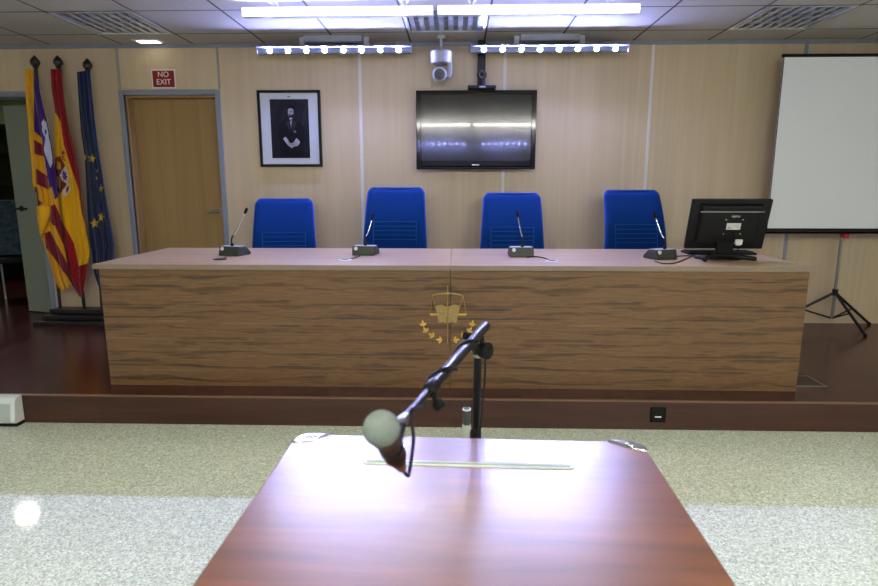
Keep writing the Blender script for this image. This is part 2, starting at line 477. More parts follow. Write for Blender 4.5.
# ochre door in its grey frame
d1 = MB()
x0, x1, zt = D1
d1.box(x0-.04, x0, YW-.018, YW+.05, ZP, zt+.044); d1.box(x1, x1+.04, YW-.018, YW+.05, ZP, zt+.044); d1.box(x0, x1, YW-.018, YW+.05, zt, zt+.044)
dr = struct(d1.build('door_1', 'alu_grey', bevel=.004))
j = MB(); j.box(x0, x0+.016, YW+.02, YW+.2, ZP, zt); j.box(x1-.016, x1, YW+.02, YW+.2, ZP, zt); j.box(x0+.016, x1-.016, YW+.02, YW+.2, zt-.016, zt)
j.build('door_jamb', 'jamb_wood', dr)
MB().box(x0+.017, x1-.017, YW+.11, YW+.15, ZP+.006, zt-.018).build('door_leaf', 'door_wood', dr)
h = MB(); hx = x1-.055
h.cyl((hx, YW+.11, 1.155), (hx, YW+.055, 1.155), .01, seg=12); h.tube([(hx, YW+.06, 1.155), (hx-.02, YW+.055, 1.155), (hx-.11, YW+.06, 1.155)], .009, 10)
h.cyl((hx, YW+.11, 1.155), (hx, YW+.104, 1.155), .024, seg=20)
h.build('door_handle', 'steel', dr, smooth=True)
# open doorway and the dim room behind it
x0, x1, zt = D2
d2 = MB()
d2.box(x1, x1+.045, YW-.012, YW+.17, ZP, zt+.045); d2.box(x0-.045, x0, YW-.012, YW+.17, ZP, zt+.045); d2.box(x0, x1, YW-.012, YW+.17, zt, zt+.045)
d2 = struct(d2.build('door_2', 'alu_grey', bevel=.004))
hp = Vector((x1-.012, YW+.19, 0)); fp = Vector((-4.155, 5.49, 0))
ang = math.atan2(fp.y-hp.y, fp.x-hp.x); ln = (fp-hp).length
lf = MB(); lf.box(0, ln, -.02, .02, ZP+.01, 2.1)
lf = lf.build('door_leaf', 'grey_green_door', d2); lf.location = hp; lf.rotation_euler = (0, 0, ang)
hd = MB(); hx = ln-.07
hd.cyl((hx, .02, 1.17), (hx, .07, 1.17), .01, seg=10); hd.tube([(hx, .065, 1.17), (hx-.11, .065, 1.17)], .01, 8); hd.cyl((hx, .02, 1.17), (hx, .027, 1.17), .026, seg=20)
hd.build('door_handle', 'black_metal', lf, smooth=True)
rm = MB(); rm.box(-6.6, -3.0, 7.6, 7.7, 0, 2.6)
struct(rm.build('wall_side_room', 'green_wall'))
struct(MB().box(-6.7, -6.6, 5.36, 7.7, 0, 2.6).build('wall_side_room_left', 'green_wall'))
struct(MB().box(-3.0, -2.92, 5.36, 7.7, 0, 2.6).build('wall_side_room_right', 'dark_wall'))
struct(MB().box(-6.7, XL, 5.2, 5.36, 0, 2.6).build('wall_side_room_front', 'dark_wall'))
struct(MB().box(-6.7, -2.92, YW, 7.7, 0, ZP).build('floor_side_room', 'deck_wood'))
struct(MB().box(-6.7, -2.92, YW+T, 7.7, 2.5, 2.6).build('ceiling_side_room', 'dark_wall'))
t = thing('ceiling_spotlight', 'round lit ceiling lamp in the dim side room', 'ceiling light', (-5.117, 6.28, 2.5))
MB().lathe([(-.014, .10), (-.012, .115), (0, .118)]).build('rim', 'white_plastic', t, smooth=True)
MB().lathe([(-.016, .085), (-.0145, .098)]).build('diffuser', 'spot_light', t)
# dark shelf and chair with a patterned jacket inside that room
t = thing('shelf_unit', 'black open shelf unit standing in the dim room behind the open doorway', 'shelf', (-5.6, 7.35, ZP))
a = MB(); a.box(-.6, -.56, -.2, .2, 0, 1.95); a.box(.9, .94, -.2, .2, 0, 1.95); a.box(-.6, .94, .18, .2, 0, 1.95); a.build('frame', 'black_wood', t)
for z in (.3, .75, 1.2, 1.6, 1.93): MB().box(-.56, .9, -.2, .18, z-.012, z+.012).build('shelf', 'black_plastic', t)
t = thing('office_chair', 'dark metal-framed chair in the dim room behind the open doorway', 'chair', (-4.62, 6.05, ZP), .5)
MB().box(-.23, .23, -.22, .22, .42, .48).build('seat', 'black_matt', t, bevel=.02)
MB().box(-.23, .23, .2, .25, .5, .92).build('backrest', 'black_matt', t, bevel=.02)
for sx in (-.21, .21):
    for sy in (-.2, .2): MB().cyl((sx, sy, 0), (sx, sy, .43), .012, seg=10).build('leg', 'steel', t, smooth=True)
    MB().tube([(sx, .22, .43), (sx, .23, .66), (sx, -.16, .68), (sx, -.2, .43)], .012).build('armrest', 'black_metal', t, smooth=True)
jk = MB(); rings = []
for i in range(9):
    v = i/8; z = .50 + .56*v
    rings.append([Vector(((.30-.08*v*v)*math.cos(a_)*(1+.06*math.sin(5*a_+i)), .10+(.17-.05*v)*math.sin(a_)*(1+.05*math.cos(4*a_+2*i)), z)) for a_ in [2*PI*k/20 for k in range(20)]])
jk.ring_loft(rings)
jo = jk.build('jacket', 'plaid_base', None, smooth=True); jo.location = (-4.62, 6.05, ZP); jo.rotation_euler = (0, 0, .5)
tag(jo, 'blue and grey patterned jacket draped over the chair in the dim room', 'jacket')

# ================================================================ CEILING LIGHTS
def troffer(kx, ky, label, lit, group, vis=True):
    x0 = GX0+kx*GS; y0 = GY0+ky*GS; s = GS
    t = thing('louvre_light', label, 'ceiling light', (x0+s/2, y0+s/2, ZC), 0, group)
    h = s/2-.008
    a = MB(); e = .02
    a.box(-h, h, -h, -h+e, -.004, .004); a.box(-h, h, h-e, h, -.004, .004); a.box(-h, -h+e, -h+e, h-e, -.004, .004); a.box(h-e, h, -h+e, h-e, -.004, .004)
    a.build('frame', 'troffer_metal', t)
    a = MB(); a.box(-h, h, -h, h, .09, .095); a.box(-h, -h+.004, -h, h, 0, .09); a.box(h-.004, h, -h, h, 0, .09); a.box(-h, h, -h, -h+.004, 0, .09); a.box(-h, h, h-.004, h, 0, .09)
    a.build('tray', 'troffer_metal', t)
    for i in range(4):
        yy = -h+.075+i*(2*h-.15)/3
        MB().cyl((-h+.03, yy, .06), (h-.03, yy, .06), .013, seg=12).build('tube', 'troffer_light' if lit else 'tube_glass', t, smooth=True)
    a = MB()
    for i in range(5):
        yy = -h+.02+i*(2*h-.04)/4
        a.prism_z([(-h+.02, yy-.004), (h-.02, yy-.004), (h-.02, yy+.004), (-h+.02, yy+.004)], .002, .04)
    a.build('louvre', 'louvre_metal', t)
    a = MB()
    for i in range(4):
        yc = -h+.02+(i+.5)*(2*h-.04)/4; hw = (2*h-.04)/8-.004
        for k in range(8):
            xc = -h+.05+k*(2*h-.1)/7
            # curved cross blades
            pts = [(xc-.018, .0), (xc+.018, .0), (xc+.004, .034), (xc-.004, .034)]
            a.prism(pts, yc-hw, yc+hw)
    a.build('cross_blades', 'louvre_metal', t)
    return t
troffer(0, 0, 'square louvred ceiling light, switched off, above the flags and the ochre door', False, 'louvred ceiling lights')
troffer(4, 0, 'square louvred ceiling light behind the long white bars, above the television', False, 'louvred ceiling lights')
troffer(8, 0, 'square louvred ceiling light, switched off, above the projection screen', False, 'louvred ceiling lights')
for kx, ky in REAR:
    x0 = GX0+kx*GS; y0 = GY0+ky*GS; h = GS/2-.006
    t = thing('panel_light', 'lit square ceiling light panel in the rear of the room', 'ceiling light', (x0+GS/2, y0+GS/2, ZC), 0, 'lit panels in the rear ceiling')
    MB().box(-h, h, -h, h, .0, .05).build('frame', 'white_plastic', t)
    MB().box(-h+.02, h-.02, -h+.02, h-.02, -.003, -.001).build('diffuser', 'troffer_light', t)
t = thing('emergency_light', 'small rectangular lit lamp on the ceiling above the ochre door', 'emergency light', (-2.555, 5.08, ZC))
MB().box(-.12, .12, -.06, .06, -.012, -.0005).build('housing', 'white_plastic', t, bevel=.004)
MB().box(-.085, .085, -.045, .045, -.015, -.012).build('diffuser', 'emergency_light', t)

def led_bar(loc, rz, label, ln=1.25, xs=None, group='blue LED bars', light='led_light'):
    t = thing('led_bar', label, 'lamp', loc, rz, group)
    # aluminium channel, open to the front below
    h = ln/2; tilt = math.radians(65)
    n = Vector((0, -math.sin(tilt), -math.cos(tilt))); p0 = Vector((0, -.026, -.012)); tt = Vector((0, math.cos(tilt), -math.sin(tilt)))
    fa, fb_ = p0-tt*.02, p0+tt*.02
    pr = [(fa.y, fa.z), (-.082, .008), (-.082, .011), (fa.y, .026), (.03, .026), (.03, fb_.z), (fb_.y, fb_.z)]  # long front lip is added to block light going up to the ceiling
    rings = [[Vector((x, y, z)) for y, z in pr] for x in (-h, h)]
    MB().ring_loft(rings).build('housing', 'alu_grey', t)
    for s in (-1, 1): MB().box(min(s*h, s*(h+.008)), max(s*h, s*(h+.008)), -.036, .034, -.034, .03).build('end_cap', 'bracket_white', t)
    for x in xs:
        MB().lathe([(-.004, .0165), (.0008, .0165)], p0+Vector((x, 0, 0)), n, 14).build('lens', light, t, smooth=True)
    for x in (-h*.42, h*.42):
        MB().box(x-.02, x+.02, -.015, .015, .026, ZC-loc[2]-.0008).build('bracket', 'bracket_white', t)
    MB().box(-.235, .235, -.075, -.02, ZC-loc[2]-.05, ZC-loc[2]-.0008).build('driver_box', 'grey_plastic', t, bevel=.003)
    return t
xs8 = [(-.525+.15*i) for i in range(8)]
led_bar((-.995, 5.02, at(334, 49.6, 5.02).z), 0, 'blue-lit LED bar near the wall above the framed portrait', xs=xs8)
led_bar((.745, 5.02, at(549, 48.4, 5.02).z), 0, 'blue-lit LED bar near the wall above and beside the television', xs=xs8)

def white_bar(loc, rz, ln, label, group, light='bar_light'):
    t = thing('light_bar', label, 'lamp', loc, rz, group)
    h = ln/2
    MB().box(-h, h, -.02, .03, -.028, .028).build('housing', 'bracket_white', t, bevel=.003)
    MB().box(-h+.004, h-.004, -.026, -.02, -.027, .026).build('diffuser', light, t)
    n = 24
    for i in range(n):
        x = -h+.03+i*(ln-.06)/(n-1)
        MB().lathe([(0, .011), (.0008, .0105)], (x, -.0255, -.002), (0, -1, 0), 10).build('lens', 'bar_dot', t)
    for s in (-1, 1):
        a = MB(); x = s*h*.68
        a.tube([(x, .045, 0), (x, .0, .05), (x-.02, -.12, ZC-loc[2]-.002)], .006, 8); a.tube([(x+.02, .045, 0), (x+.03, .0, .05), (x+.04, -.12, ZC-loc[2]-.002)], .006, 8)
        a.build('yoke', 'bracket_white', t, smooth=True)
    return t
white_bar((-.785, 4.1, at(335, 11, 4.075).z), 0, 1.26, 'long bright white light bar under the ceiling, the one over the portrait', 'white light bars')
white_bar((.528, 4.1, at(540, 9, 4.075).z), 0, 1.31, 'long bright white light bar under the ceiling, the one over the television', 'white light bars')
# the same lamps at the rear of the room, seen as reflections in the television
for x, lb in ((-.42, 'white light bar under the rear ceiling, mirrored on the left half of the television'), (1.0, 'white light bar under the rear ceiling, mirrored on the right half of the television')):
    white_bar((x, -1.15, 2.50), PI, 1.36, lb, 'rear light bars', 'rear_bar_light')
for x, lb in ((-.36, 'blue LED bar on the rear ceiling, mirrored as dots at left in the television'), (1.2, 'blue LED bar on the rear ceiling, mirrored as dots at right in the television')):
    led_bar((x, -5.0, 2.43), PI, lb, xs=xs8, group='rear LED bars', light='rear_led_light')

# ================================================================ WALL THINGS
# sign
sg = thing('exit_sign', 'dark red NO EXIT sign with white border above the ochre door', 'sign', (-2.511, YW-.001, 2.283))
MB().box(-.103, .103, -.005, 0, -.078, .078).build('border', 'sign_white', sg)
MB().box(-.094, .094, -.0065, -.005, -.068, .068).build('face', 'red_sign', sg)
text_mesh('lettering', 'NO\nEXIT', .062, 'sign_white', sg, (0, -.0072, .004))
# portrait
px0, px1, pz0, pz1 = -1.706, -1.164, 1.545, 2.184
pt = thing('framed_portrait', 'black framed monochrome portrait of a suited person with clasped hands, left of the television', 'picture', ((px0+px1)/2, YW-.002, (pz0+pz1)/2))
W2, H2 = (px1-px0)/2, (pz1-pz0)/2
a = MB(); e = .022
a.box(-W2, W2, -.028, 0, H2-e, H2); a.box(-W2, W2, -.028, 0, -H2, -H2+e); a.box(-W2, -W2+e, -.028, 0, -H2+e, H2-e); a.box(W2-e, W2, -.028, 0, -H2+e, H2-e)
a.build('frame', 'black_plastic', pt, bevel=.003)
MB().box(-W2+e, W2-e, -.012, -.002, -H2+e, H2-e).build('mat', 'mat_board', pt)
MB().box(-.012, .012, -.0135, -.012, H2-.058, H2-.05).build('crest_mark', 'ph_mid', pt)
def photo():
    w2, h2 = .166, .246
    nx, nz = 110, 160
    def el(cx, cy, rx, ry, n=18): return [(cx+rx*math.cos(2*PI*k/n), cy+ry*math.sin(2*PI*k/n)) for k in range(n)]
    shapes = [
        (1, [(0, .55), (0, 1), (1, 1), (1, .55), (.8, .4), (.9, .1), (.6, 0), (.3, 0), (.1, .3)]),
        (2, [(.40, .33), (.60, .33), (.80, .40), (.88, .55), (.86, .78), (.84, 1), (.2, 1), (.22, .78), (.18, .55), (.26, .40)]),
        (3, [(.30, .86), (.76, .86), (.80, 1), (.24, 1)]),
        (3, el(.535, .175, .095, .075)),
        (4, el(.535, .215, .075, .095)),
        (5, el(.525, .205, .022, .012)), (5, el(.575, .205, .022, .012)),
        (5, [(.535, .2), (.548, .24), (.53, .245)]),
        (3, [(.46, .17), (.47, .13), (.54, .108), (.60, .135), (.615, .18), (.58, .155), (.52, .15)]),
        (3, [(.475, .25), (.505, .258), (.565, .258), (.60, .245), (.585, .30), (.54, .318), (.495, .298)]),
        (5, el(.538, .268, .03, .008)),
        (6, [(.49, .315), (.585, .312), (.555, .345), (.535, .34), (.51, .35)]),
        (6, [(.505, .355), (.535, .35), (.565, .355), (.53, .46)]),
        (3, [(.52, .35), (.55, .35), (.542, .385), (.528, .385)]),
        (7, [(.44, .36), (.455, .36), (.53, .49), (.525, .51)]), (7, [(.62, .35), (.635, .352), (.54, .51), (.53, .50)]),
        (7, [(.405, .38), (.42, .375), (.5, .53), (.49, .54)]), (7, [(.66, .375), (.675, .38), (.57, .54), (.56, .535)]),
        (5, el(.625, .548, .035, .022)),
        (4, [(.32, .66), (.385, .64), (.49, .745), (.56, .74), (.655, .66), (.74, .72), (.69, .79), (.58, .80), (.53, .83), (.47, .80), (.40, .76)]),
        (6, [(.31, .665), (.37, .635), (.44, .70), (.39, .75)]), (6, [(.66, .66), (.75, .72), (.71, .775), (.62, .71)]),
        (5, [(.49, .765), (.6, .765), (.59, .775), (.49, .778)]), (5, [(.5, .795), (.575, .79), (.57, .80), (.51, .806)]),
    ]
    b = bmesh.new()
    vs = [[b.verts.new((-w2+2*w2*i/nx, -.0142, h2-2*h2*k/nz)) for i in range(nx+1)] for k in range(nz+1)]
    for k in range(nz):
        for i in range(nx):
            f = b.faces.new((vs[k][i], vs[k+1][i], vs[k+1][i+1], vs[k][i+1]))
            u, v = (i+.5)/nx, (k+.5)/nz
            for mi, poly in shapes:
                if inside(u, v, poly): f.material_index = mi
    q = MB(); q.bm.free(); q.bm = b
    q.box(-w2, w2, -.0138, -.0121, -h2, h2)
    o = q.build('photograph', ['ph_back', 'ph_back2', 'ph_suit', 'ph_dark', 'ph_skin', 'ph_skin2', 'ph_white', 'ph_mid'], pt)
photo()
# television on its ceiling pole
tv = thing('television', 'black flat television hanging on the wall, reflecting rows of lamps', 'television', (.165, 5.08, 1.84))
w2, h2 = .503, .322
a = MB(); a.prism(rrect(2*w2, 2*h2, .012), .015, .05); a.build('housing', 'black_plastic', tv, bevel=.006)
a = MB(); sx0, sx1, sz0, sz1 = -.460, .462, -.252, .29
a.box(-w2, sx0, -.0, .015, -h2, h2); a.box(sx1, w2, -.0, .015, -h2, h2); a.box(sx0, sx1, 0, .015, sz1, h2); a.box(sx0, sx1, 0, .015, -h2+.022, sz0)
a.build('bezel', 'black_gloss', tv, bevel=.006)
MB().box(sx0, sx1, .007, .014, sz0, sz1).build('screen', 'tv_glass', tv)
MB().box(-w2+.006, w2-.006, -.004, .012, -h2, -h2+.02).build('speaker_strip', 'black_gloss', tv, bevel=.006)
a = MB(); a.prism(rrect(.062, .010, .005), -.0012, .0); o = a.build('badge', 'steel', tv); o.location = (.0, 0, -.284)
a = MB(); a.box(.01, .075, .05, .09, -.1, ZC-1.84-.001); a.box(-.2, .24, .05, .115, -.15, .15); a.build('mount', 'black_metal', tv, bevel=.004)
# conference camera standing on the television
cc = thing('conference_camera', 'black ball camera on a black base standing on top of the television', 'camera', (.208, 5.085, 2.165))
MB().box(-.116, .116, -.05, .03, .001, .03).build('base', 'black_plastic', cc, bevel=.006)
a = MB(); a.cyl((0, -.01, .03), (0, -.01, .095), .032, .026, 20); a.build('neck', 'black_plastic', cc, smooth=True)
MB().ball((0, -.012, .116), .041, 24).build('head', 'black_plastic', cc, smooth='all')
MB().lathe([(0, .03), (.012, .03), (.012, .024), (.006, .022)], (0, -.043, .115), (0, -1, -.1), 24).build('lens', 'lens_glass', cc, smooth=True)
MB().box(-.02, .03, -.052, -.05, .010, .022).build('indicator', 'grey_plastic', cc)
# white dome camera hanging from the ceiling
pc = thing('dome_camera', 'white pan and tilt camera hanging from the ceiling left above the television', 'camera', (-.125, 5.0, 2.42))
a = MB(); a.cyl((.0, 0, .03), (.0, 0, ZC-2.42-.001), .012, seg=14); a.cyl((0, 0, .125), (0, 0, ZC-2.42-.001), .035, seg=20); a.build('stem', 'bracket_white', pc, smooth=True)
a = MB(); a.lathe([(-.068, .07), (-.062, .082), (0, .088), (.02, .088), (.03, .078)], (0, 0, 0), seg=32); a.build('base', 'camera_white', pc, smooth=True)
MB().lathe([(.018, .0885), (.023, .0885)], seg=32).build('ring', 'grey_plastic', pc, smooth=True)
a = MB(); rr = []
for z, x, hw in ((-.06, .066, .018), (-.09, .07, .017), (-.13, .068, .016), (-.16, .06, .02), (-.175, .045, .018)):
    rr.append([Vector((x+sx*hw, sy*.035, z)) for sx, sy in ((-1, -1), (1, -1), (1, 1), (-1, 1))])
a.ring_loft(rr); a.build('arm', 'camera_white', pc, bevel=.006)
MB().lathe([(-.05, .02), (-.045, .045), (-.02, .056), (.03, .058), (.05, .053), (.054, .046)], (-.012, 0, -.15), (0, -1, -.12), 32).build('head', 'camera_white', pc, smooth=True)
MB().lathe([(.052, .043), (.057, .041), (.060, .02)], (-.012, 0, -.15), (0, -1, -.12), 32).build('lens', 'lens_glass', pc, smooth=True)

# projection screen on a tripod
ps = thing('projection_screen', 'white portable projection screen on a black tripod beside the desk', 'projection screen', (3.233, 4.95, ZP))
X0, X1 = 2.578-3.233, 3.888-3.233
a = MB(); a.box(X0, X1, -.002, .002, 1.03-ZP, 2.385-ZP); a.build('screen_fabric', 'screen_white', ps)
a = MB(); a.box(X0-.012, X1+.012, -.012, .012, 2.378-ZP, 2.402-ZP); a.build('top_bar', 'black_plastic', ps, bevel=.003)
a = MB(); a.box(X0, X0+.006, -.0035, -.0015, 1.03-ZP, 2.38-ZP); a.box(X1-.006, X1, -.0035, -.0015, 1.03-ZP, 2.38-ZP); a.build('edge_band', 'black_matt', ps)
a = MB(); a.cyl((X0-.02, .012, 1.013-ZP), (X1+.02, .012, 1.013-ZP), .026, seg=20); a.build('roller_case', 'black_gloss', ps, smooth=True)
a = MB(); a.cyl((0, .05, .085), (0, .05, 1.0-ZP), .0125, seg=14); a.build('pole', 'silver_pole', ps, smooth=True)
MB().cyl((0, .05, 1.0-ZP), (0, .05, 2.395-ZP), .009, seg=12).build('upper_pole', 'black_metal', ps, smooth=True)
MB().box(-.014, .03, .0, .06, .955-ZP, .99-ZP).build('catch', 'red_dot', ps, bevel=.004)
MB().cyl((0, .05, .29), (0, .05, .345), .022, seg=14).build('collar', 'black_plastic', ps, smooth=True)
hub = Vector((0, .05, .315)); low = Vector((0, .05, .09))
for fx, fy in ((.1, -.235), (.42, .19), (-.50, .12)):
    ft = Vector((fx, fy+.0, .012))
    l = MB(); l.tube([hub, ft], .0115, 8); l = l.build('leg', 'black_metal', ps, smooth=True)
    MB().ball(ft, .0155, 12).build('foot', 'black_matt', l, smooth='all')
    MB().tube([low, hub.lerp(ft, .5)], .007, 8).build('brace', 'black_metal', l, smooth=True)

# ================================================================ FLAGS
fs = thing('flag_stand', 'stepped black wooden stand holding the three flagpoles', 'flag stand', (-3.26, 5.03, ZP))
FB = .08  # depth of the pole line behind the stand centre
for i, (hw, y0, y1) in enumerate(((.45, -.13, .15), (.41, -.07, .14), (.37, -.015, .13))):
    MB().box(-hw, hw, y0, y1, i*.042, i*.042+.036).build('step', 'black_wood', fs, bevel=.004)
    if i < 2: MB().box(-hw+.06, hw-.06, y0+.08, y1, i*.042+.036, (i+1)*.042).build('riser', 'black_wood', fs)
YP = 5.06
PX = [at(58, 300, YP).x+.012, at(82, 300, YP).x+.012, at(100, 290, YP).x-.0]
PXT = [at(35, 62, YP), at(58, 62, YP), at(87.5, 65, YP)]
PN = ['flagpole', 'flagpole', 'flagpole']
PLAB = ['black flagpole with spear tip carrying the yellow, red and purple striped flag',
        'black flagpole with spear tip carrying the red and yellow flag with a coat of arms',
        'black flagpole with spear tip carrying the blue flag with yellow stars']
for i in range(3):
    b = Vector((PX[i], YP, ZP+.121)); tp = PXT[i].copy(); tp.z = PXT[i].z
    t = thing('flagpole', PLAB[i], 'flagpole', tuple(b), 0, 'flagpoles in the stand')
    d = tp - b
    MB().tube([(0, 0, 0), d], .0135, 12).build('pole', 'black_wood', t, smooth=True)
    dn = d.normalized()
    MB().lathe([(-.02, .012), (-.008, .022), (0, .02), (.008, .028), (.028, .038), (.05, .034), (.07, .019), (.088, .003)], d - dn*.035, dn, 16).build('finial', 'black_wood', t, smooth=True)

def flag(name, label, ledge, redge, shapes, mats, Yc, amp, folds, phase, seed, thick=.002):
    """left and right edges of the hanging cloth as seen from the room, patterns as outlines on the cloth"""
    L = [at(x, y, Yc) for x, y in ledge]; Rr = [at(x, y, Yc) for x, y in redge]
    nz, nx = 300, 60
    def interp(P, v):
        seg = [0]
        for a_, b_ in zip(P, P[1:]): seg.append(seg[-1]+(b_-a_).length)
        d = v*seg[-1]
        for i in range(len(P)-1):
            if d <= seg[i+1] or i == len(P)-2:
                tt = (d-seg[i])/max(1e-6, seg[i+1]-seg[i]); return P[i].lerp(P[i+1], tt)
    SH = [(mi, [(p.x, p.z) for p in (at(x, y, Yc) for x, y in poly)]) for mi, poly in shapes]
    Ls = smoothpts(L, 8); Rs = smoothpts(Rr, 8)
    b = bmesh.new(); vs = []; flat = []
    rnd = random.Random(seed); ph = [rnd.uniform(0, 6.28) for _ in range(6)]
    for k in range(nz+1):
        v = k/nz; A = interp(Ls, v); B = interp(Rs, v)
        row = []
        for i in range(nx+1):
            s = i/nx; p = A.lerp(B, s)
            ease = .35+.65*min(1, v*3)
            dy = amp*ease*(math.sin(2*PI*folds*s + phase + 1.1*v*math.sin(ph[0]+2*v)) + .35*math.sin(2*PI*(folds*1.9)*s + ph[1] + 2.2*v) + .25*math.sin(5*v+ph[2]))
            k_ = (Yc+dy)/Yc; row.append(b.verts.new((p.x*k_, Yc+dy, CAM_H+(p.z-CAM_H)*k_)))
            flat.append((p.x, p.z))
        vs.append(row)
    for k in range(nz):
        for i in range(nx):
            f = b.faces.new((vs[k][i], vs[k+1][i], vs[k+1][i+1], vs[k][i+1]))
            f.smooth = True
            q0, q1 = flat[k*(nx+1)+i], flat[(k+1)*(nx+1)+i+1]; cx_, cz_ = (q0[0]+q1[0])/2, (q0[1]+q1[1])/2
            for mi, poly in SH:
                if inside(cx_, cz_, poly): f.material_index = mi
    me = bpy.data.meshes.new(name); b.to_mesh(me); b.free()
    for mm in mats: me.materials.append(M[mm])
    o = bpy.data.objects.new(name, me); COL.objects.link(o)
    md = o.modifiers.new('thickness', 'SOLIDIFY'); md.thickness = thick; md.offset = 0
    return tag(o, label, 'flag', 'flags in the stand')
def star(cx, cy, r, rot=0, sx=1.0):
    return [(cx+sx*(r if k % 2 == 0 else r*.42)*math.sin(rot+k*PI/5), cy-(r if k % 2 == 0 else r*.42)*math.cos(rot+k*PI/5)) for k in range(10)]
# islands flag: yellow and red stripes with a purple corner
flag('flag', 'yellow and dark red striped flag with purple corner and white castle, nearest the doorway',
     [(25, 69), (25.5, 90), (28, 124), (31, 160), (33, 186), (37, 195), (38, 215), (40, 232), (47, 253), (55, 280), (62, 292)],
     [(34.5, 69), (38, 84), (43.5, 108), (47, 122), (50.5, 140), (53.5, 160), (57, 186), (60, 215), (63, 240), (67, 262), (70, 278), (71, 285), (70, 287)],
     [(2, [(33.8, 60), (40, 60), (64, 190), (55, 200), (49, 186), (42, 140), (34, 132)]),
      (3, [(41.4, 122), (44, 119), (44.8, 122), (46, 121), (47.5, 128), (49.6, 140), (52.2, 155), (52.6, 163), (50.5, 168), (47, 160), (44, 150), (45, 138), (42.5, 132)]),
      (2, [(44.5, 131), (46, 129), (47, 133), (45.5, 135)]),
      (0, [(34.3, 131), (42, 138), (43, 144.5), (34.3, 139)]),
      (1, [(34, 139.5), (43, 145), (44.6, 156.5), (34.5, 154)]),
      (0, [(35, 154), (44.6, 157), (47.2, 175), (36, 168)]),
      (1, [(36, 168.5), (47.4, 176), (49.2, 190), (36.5, 184)]),
      (0, [(34, 184), (49, 190), (52, 186), (58, 212), (50, 212), (38, 206)]),
      (1, [(34, 186), (37.5, 188), (38.5, 200), (48, 206), (50, 210), (38, 207)]),
      (0, [(38, 206), (44, 203), (51, 206), (52, 215), (46, 226), (44, 236), (38, 232)]),
      (1, [(51, 206), (55, 204), (64, 224), (64, 245), (51, 222)]),
      (0, [(49, 222), (55, 226), (63, 244), (62, 254), (46, 226)]),
      (1, [(45, 233), (50, 231), (60, 250), (72, 272), (72, 287), (58, 265), (46, 250)]),
      (0, [(44, 246), (49, 251), (59, 265), (72, 284), (72, 296), (58, 296)])],
     ['flag_yellow', 'flag_dark_red', 'flag_purple', 'flag_white'], 4.955, .020, 2.4, .6, 3)
fl = bpy.data.objects['flag']
b_ = bmesh.new(); vs_ = []
for k in range(13):
    v_ = k/12; row_ = []
    A_ = smoothpts([at(36.5, 207, 4.92), at(37.5, 220, 4.92), at(41, 236, 4.93)], 6)[k]; B_ = smoothpts([at(51.5, 205, 4.95), at(50, 216, 4.93), at(43, 235, 4.93)], 6)[k]
    for i in range(9):
        p_ = A_.lerp(B_, i/8); p_.y -= .05*math.sin(PI*i/8)*(1-.5*v_); row_.append(b_.verts.new(p_))
    vs_.append(row_)
for k in range(12):
    for i in range(8): b_.faces.new((vs_[k][i], vs_[k+1][i], vs_[k+1][i+1], vs_[k][i+1])).smooth = True
q = MB(); q.bm.free(); q.bm = b_
q.build('turned_corner', 'flag_yellow', fl, smooth='all', solid=.002)
# red and yellow flag with a coat of arms
flag('flag', 'red and yellow flag with a coat of arms, hanging in the middle of the stand',
     [(50.5, 69), (52, 90), (55, 113), (54.5, 135), (54, 160), (55, 185), (57, 207), (60, 225), (63, 258), (70, 280), (80, 297)],
     [(62, 69), (62.5, 84), (65, 106), (70, 132), (74, 148), (79, 175), (82, 205), (86, 232), (89.5, 252), (88, 262), (82.5, 297)],
     [(1, [(54, 112), (56.5, 114), (61, 122), (64, 145), (71.5, 169), (78.7, 190), (81.5, 212), (92, 250), (92, 262), (79, 266), (74, 243), (59, 216), (50, 215), (50, 130)]),
      (2, [(55, 158), (60, 156), (65.5, 166), (69, 178), (66, 186), (60, 194), (55, 188)]),
      (3, [(57, 162), (58.2, 160.5), (59, 163), (60.5, 162), (61, 169), (57, 169)]),
      (3, [(57, 176), (58.6, 176), (58.4, 187), (57, 187)]), (3, [(59.4, 178), (60.6, 178), (60, 188), (59, 188)]),
      (4, [(61, 172), (65.5, 166), (69, 177), (67.5, 184), (62.5, 181), (59.6, 175.5)]),
      (5, [(62, 173), (64, 169.5), (65, 172.5), (66.8, 172), (66.4, 175), (68, 177), (66.4, 178), (66.8, 181), (64.6, 179.5), (63.4, 181), (63, 177), (61.4, 177.4), (63.2, 175.4)]),
      (4, [(62, 190), (69.5, 183), (70.5, 190), (66, 196), (63, 196)]),
      (2, [(66, 188), (69.6, 185), (68.4, 191), (66.6, 193.5)]),
      (2, [(61.6, 153), (63, 150), (65, 152), (64.6, 157), (65.6, 161), (62.6, 160)]),
      (3, [(61.8, 154.5), (64.6, 154), (64.6, 155.6), (62, 156)]), (3, [(62.6, 157.6), (65, 157.4), (65.2, 159), (62.8, 159.4)])],
     ['flag_es_red', 'flag_es_yellow', 'coat_red', 'coat_gold', 'coat_white', 'coat_purple'], 5.012, .016, 2.2, 2.2, 11)
# blue flag with stars
flag('flag', 'dark blue flag with yellow stars, hanging nearest the ochre door',
     [(77, 72), (78.5, 95), (81, 130), (85, 160), (87, 200), (89, 232), (92, 253), (94, 272), (99, 287)],
     [(90, 70), (92, 95), (96, 131), (100, 160), (106, 198), (111, 226), (114, 245), (113, 262), (104, 287)],
     [(1, star(92, 158.5, 4.4, .15)), (1, star(84.6, 157, 3.8, .3, .7)), (1, star(100.8, 188.5, 4.2, .1, .6)), (1, star(97, 171, 2.6, .4, .5)), (1, star(94.8, 223.5, 5.4, -.1)), (1, star(101.2, 217, 5.6, .2, .6)), (1, star(96.6, 178, 2.4, .2, .4))],
     ['flag_blue', 'flag_star'], 4.99, .028, 3.2, 0, 5)

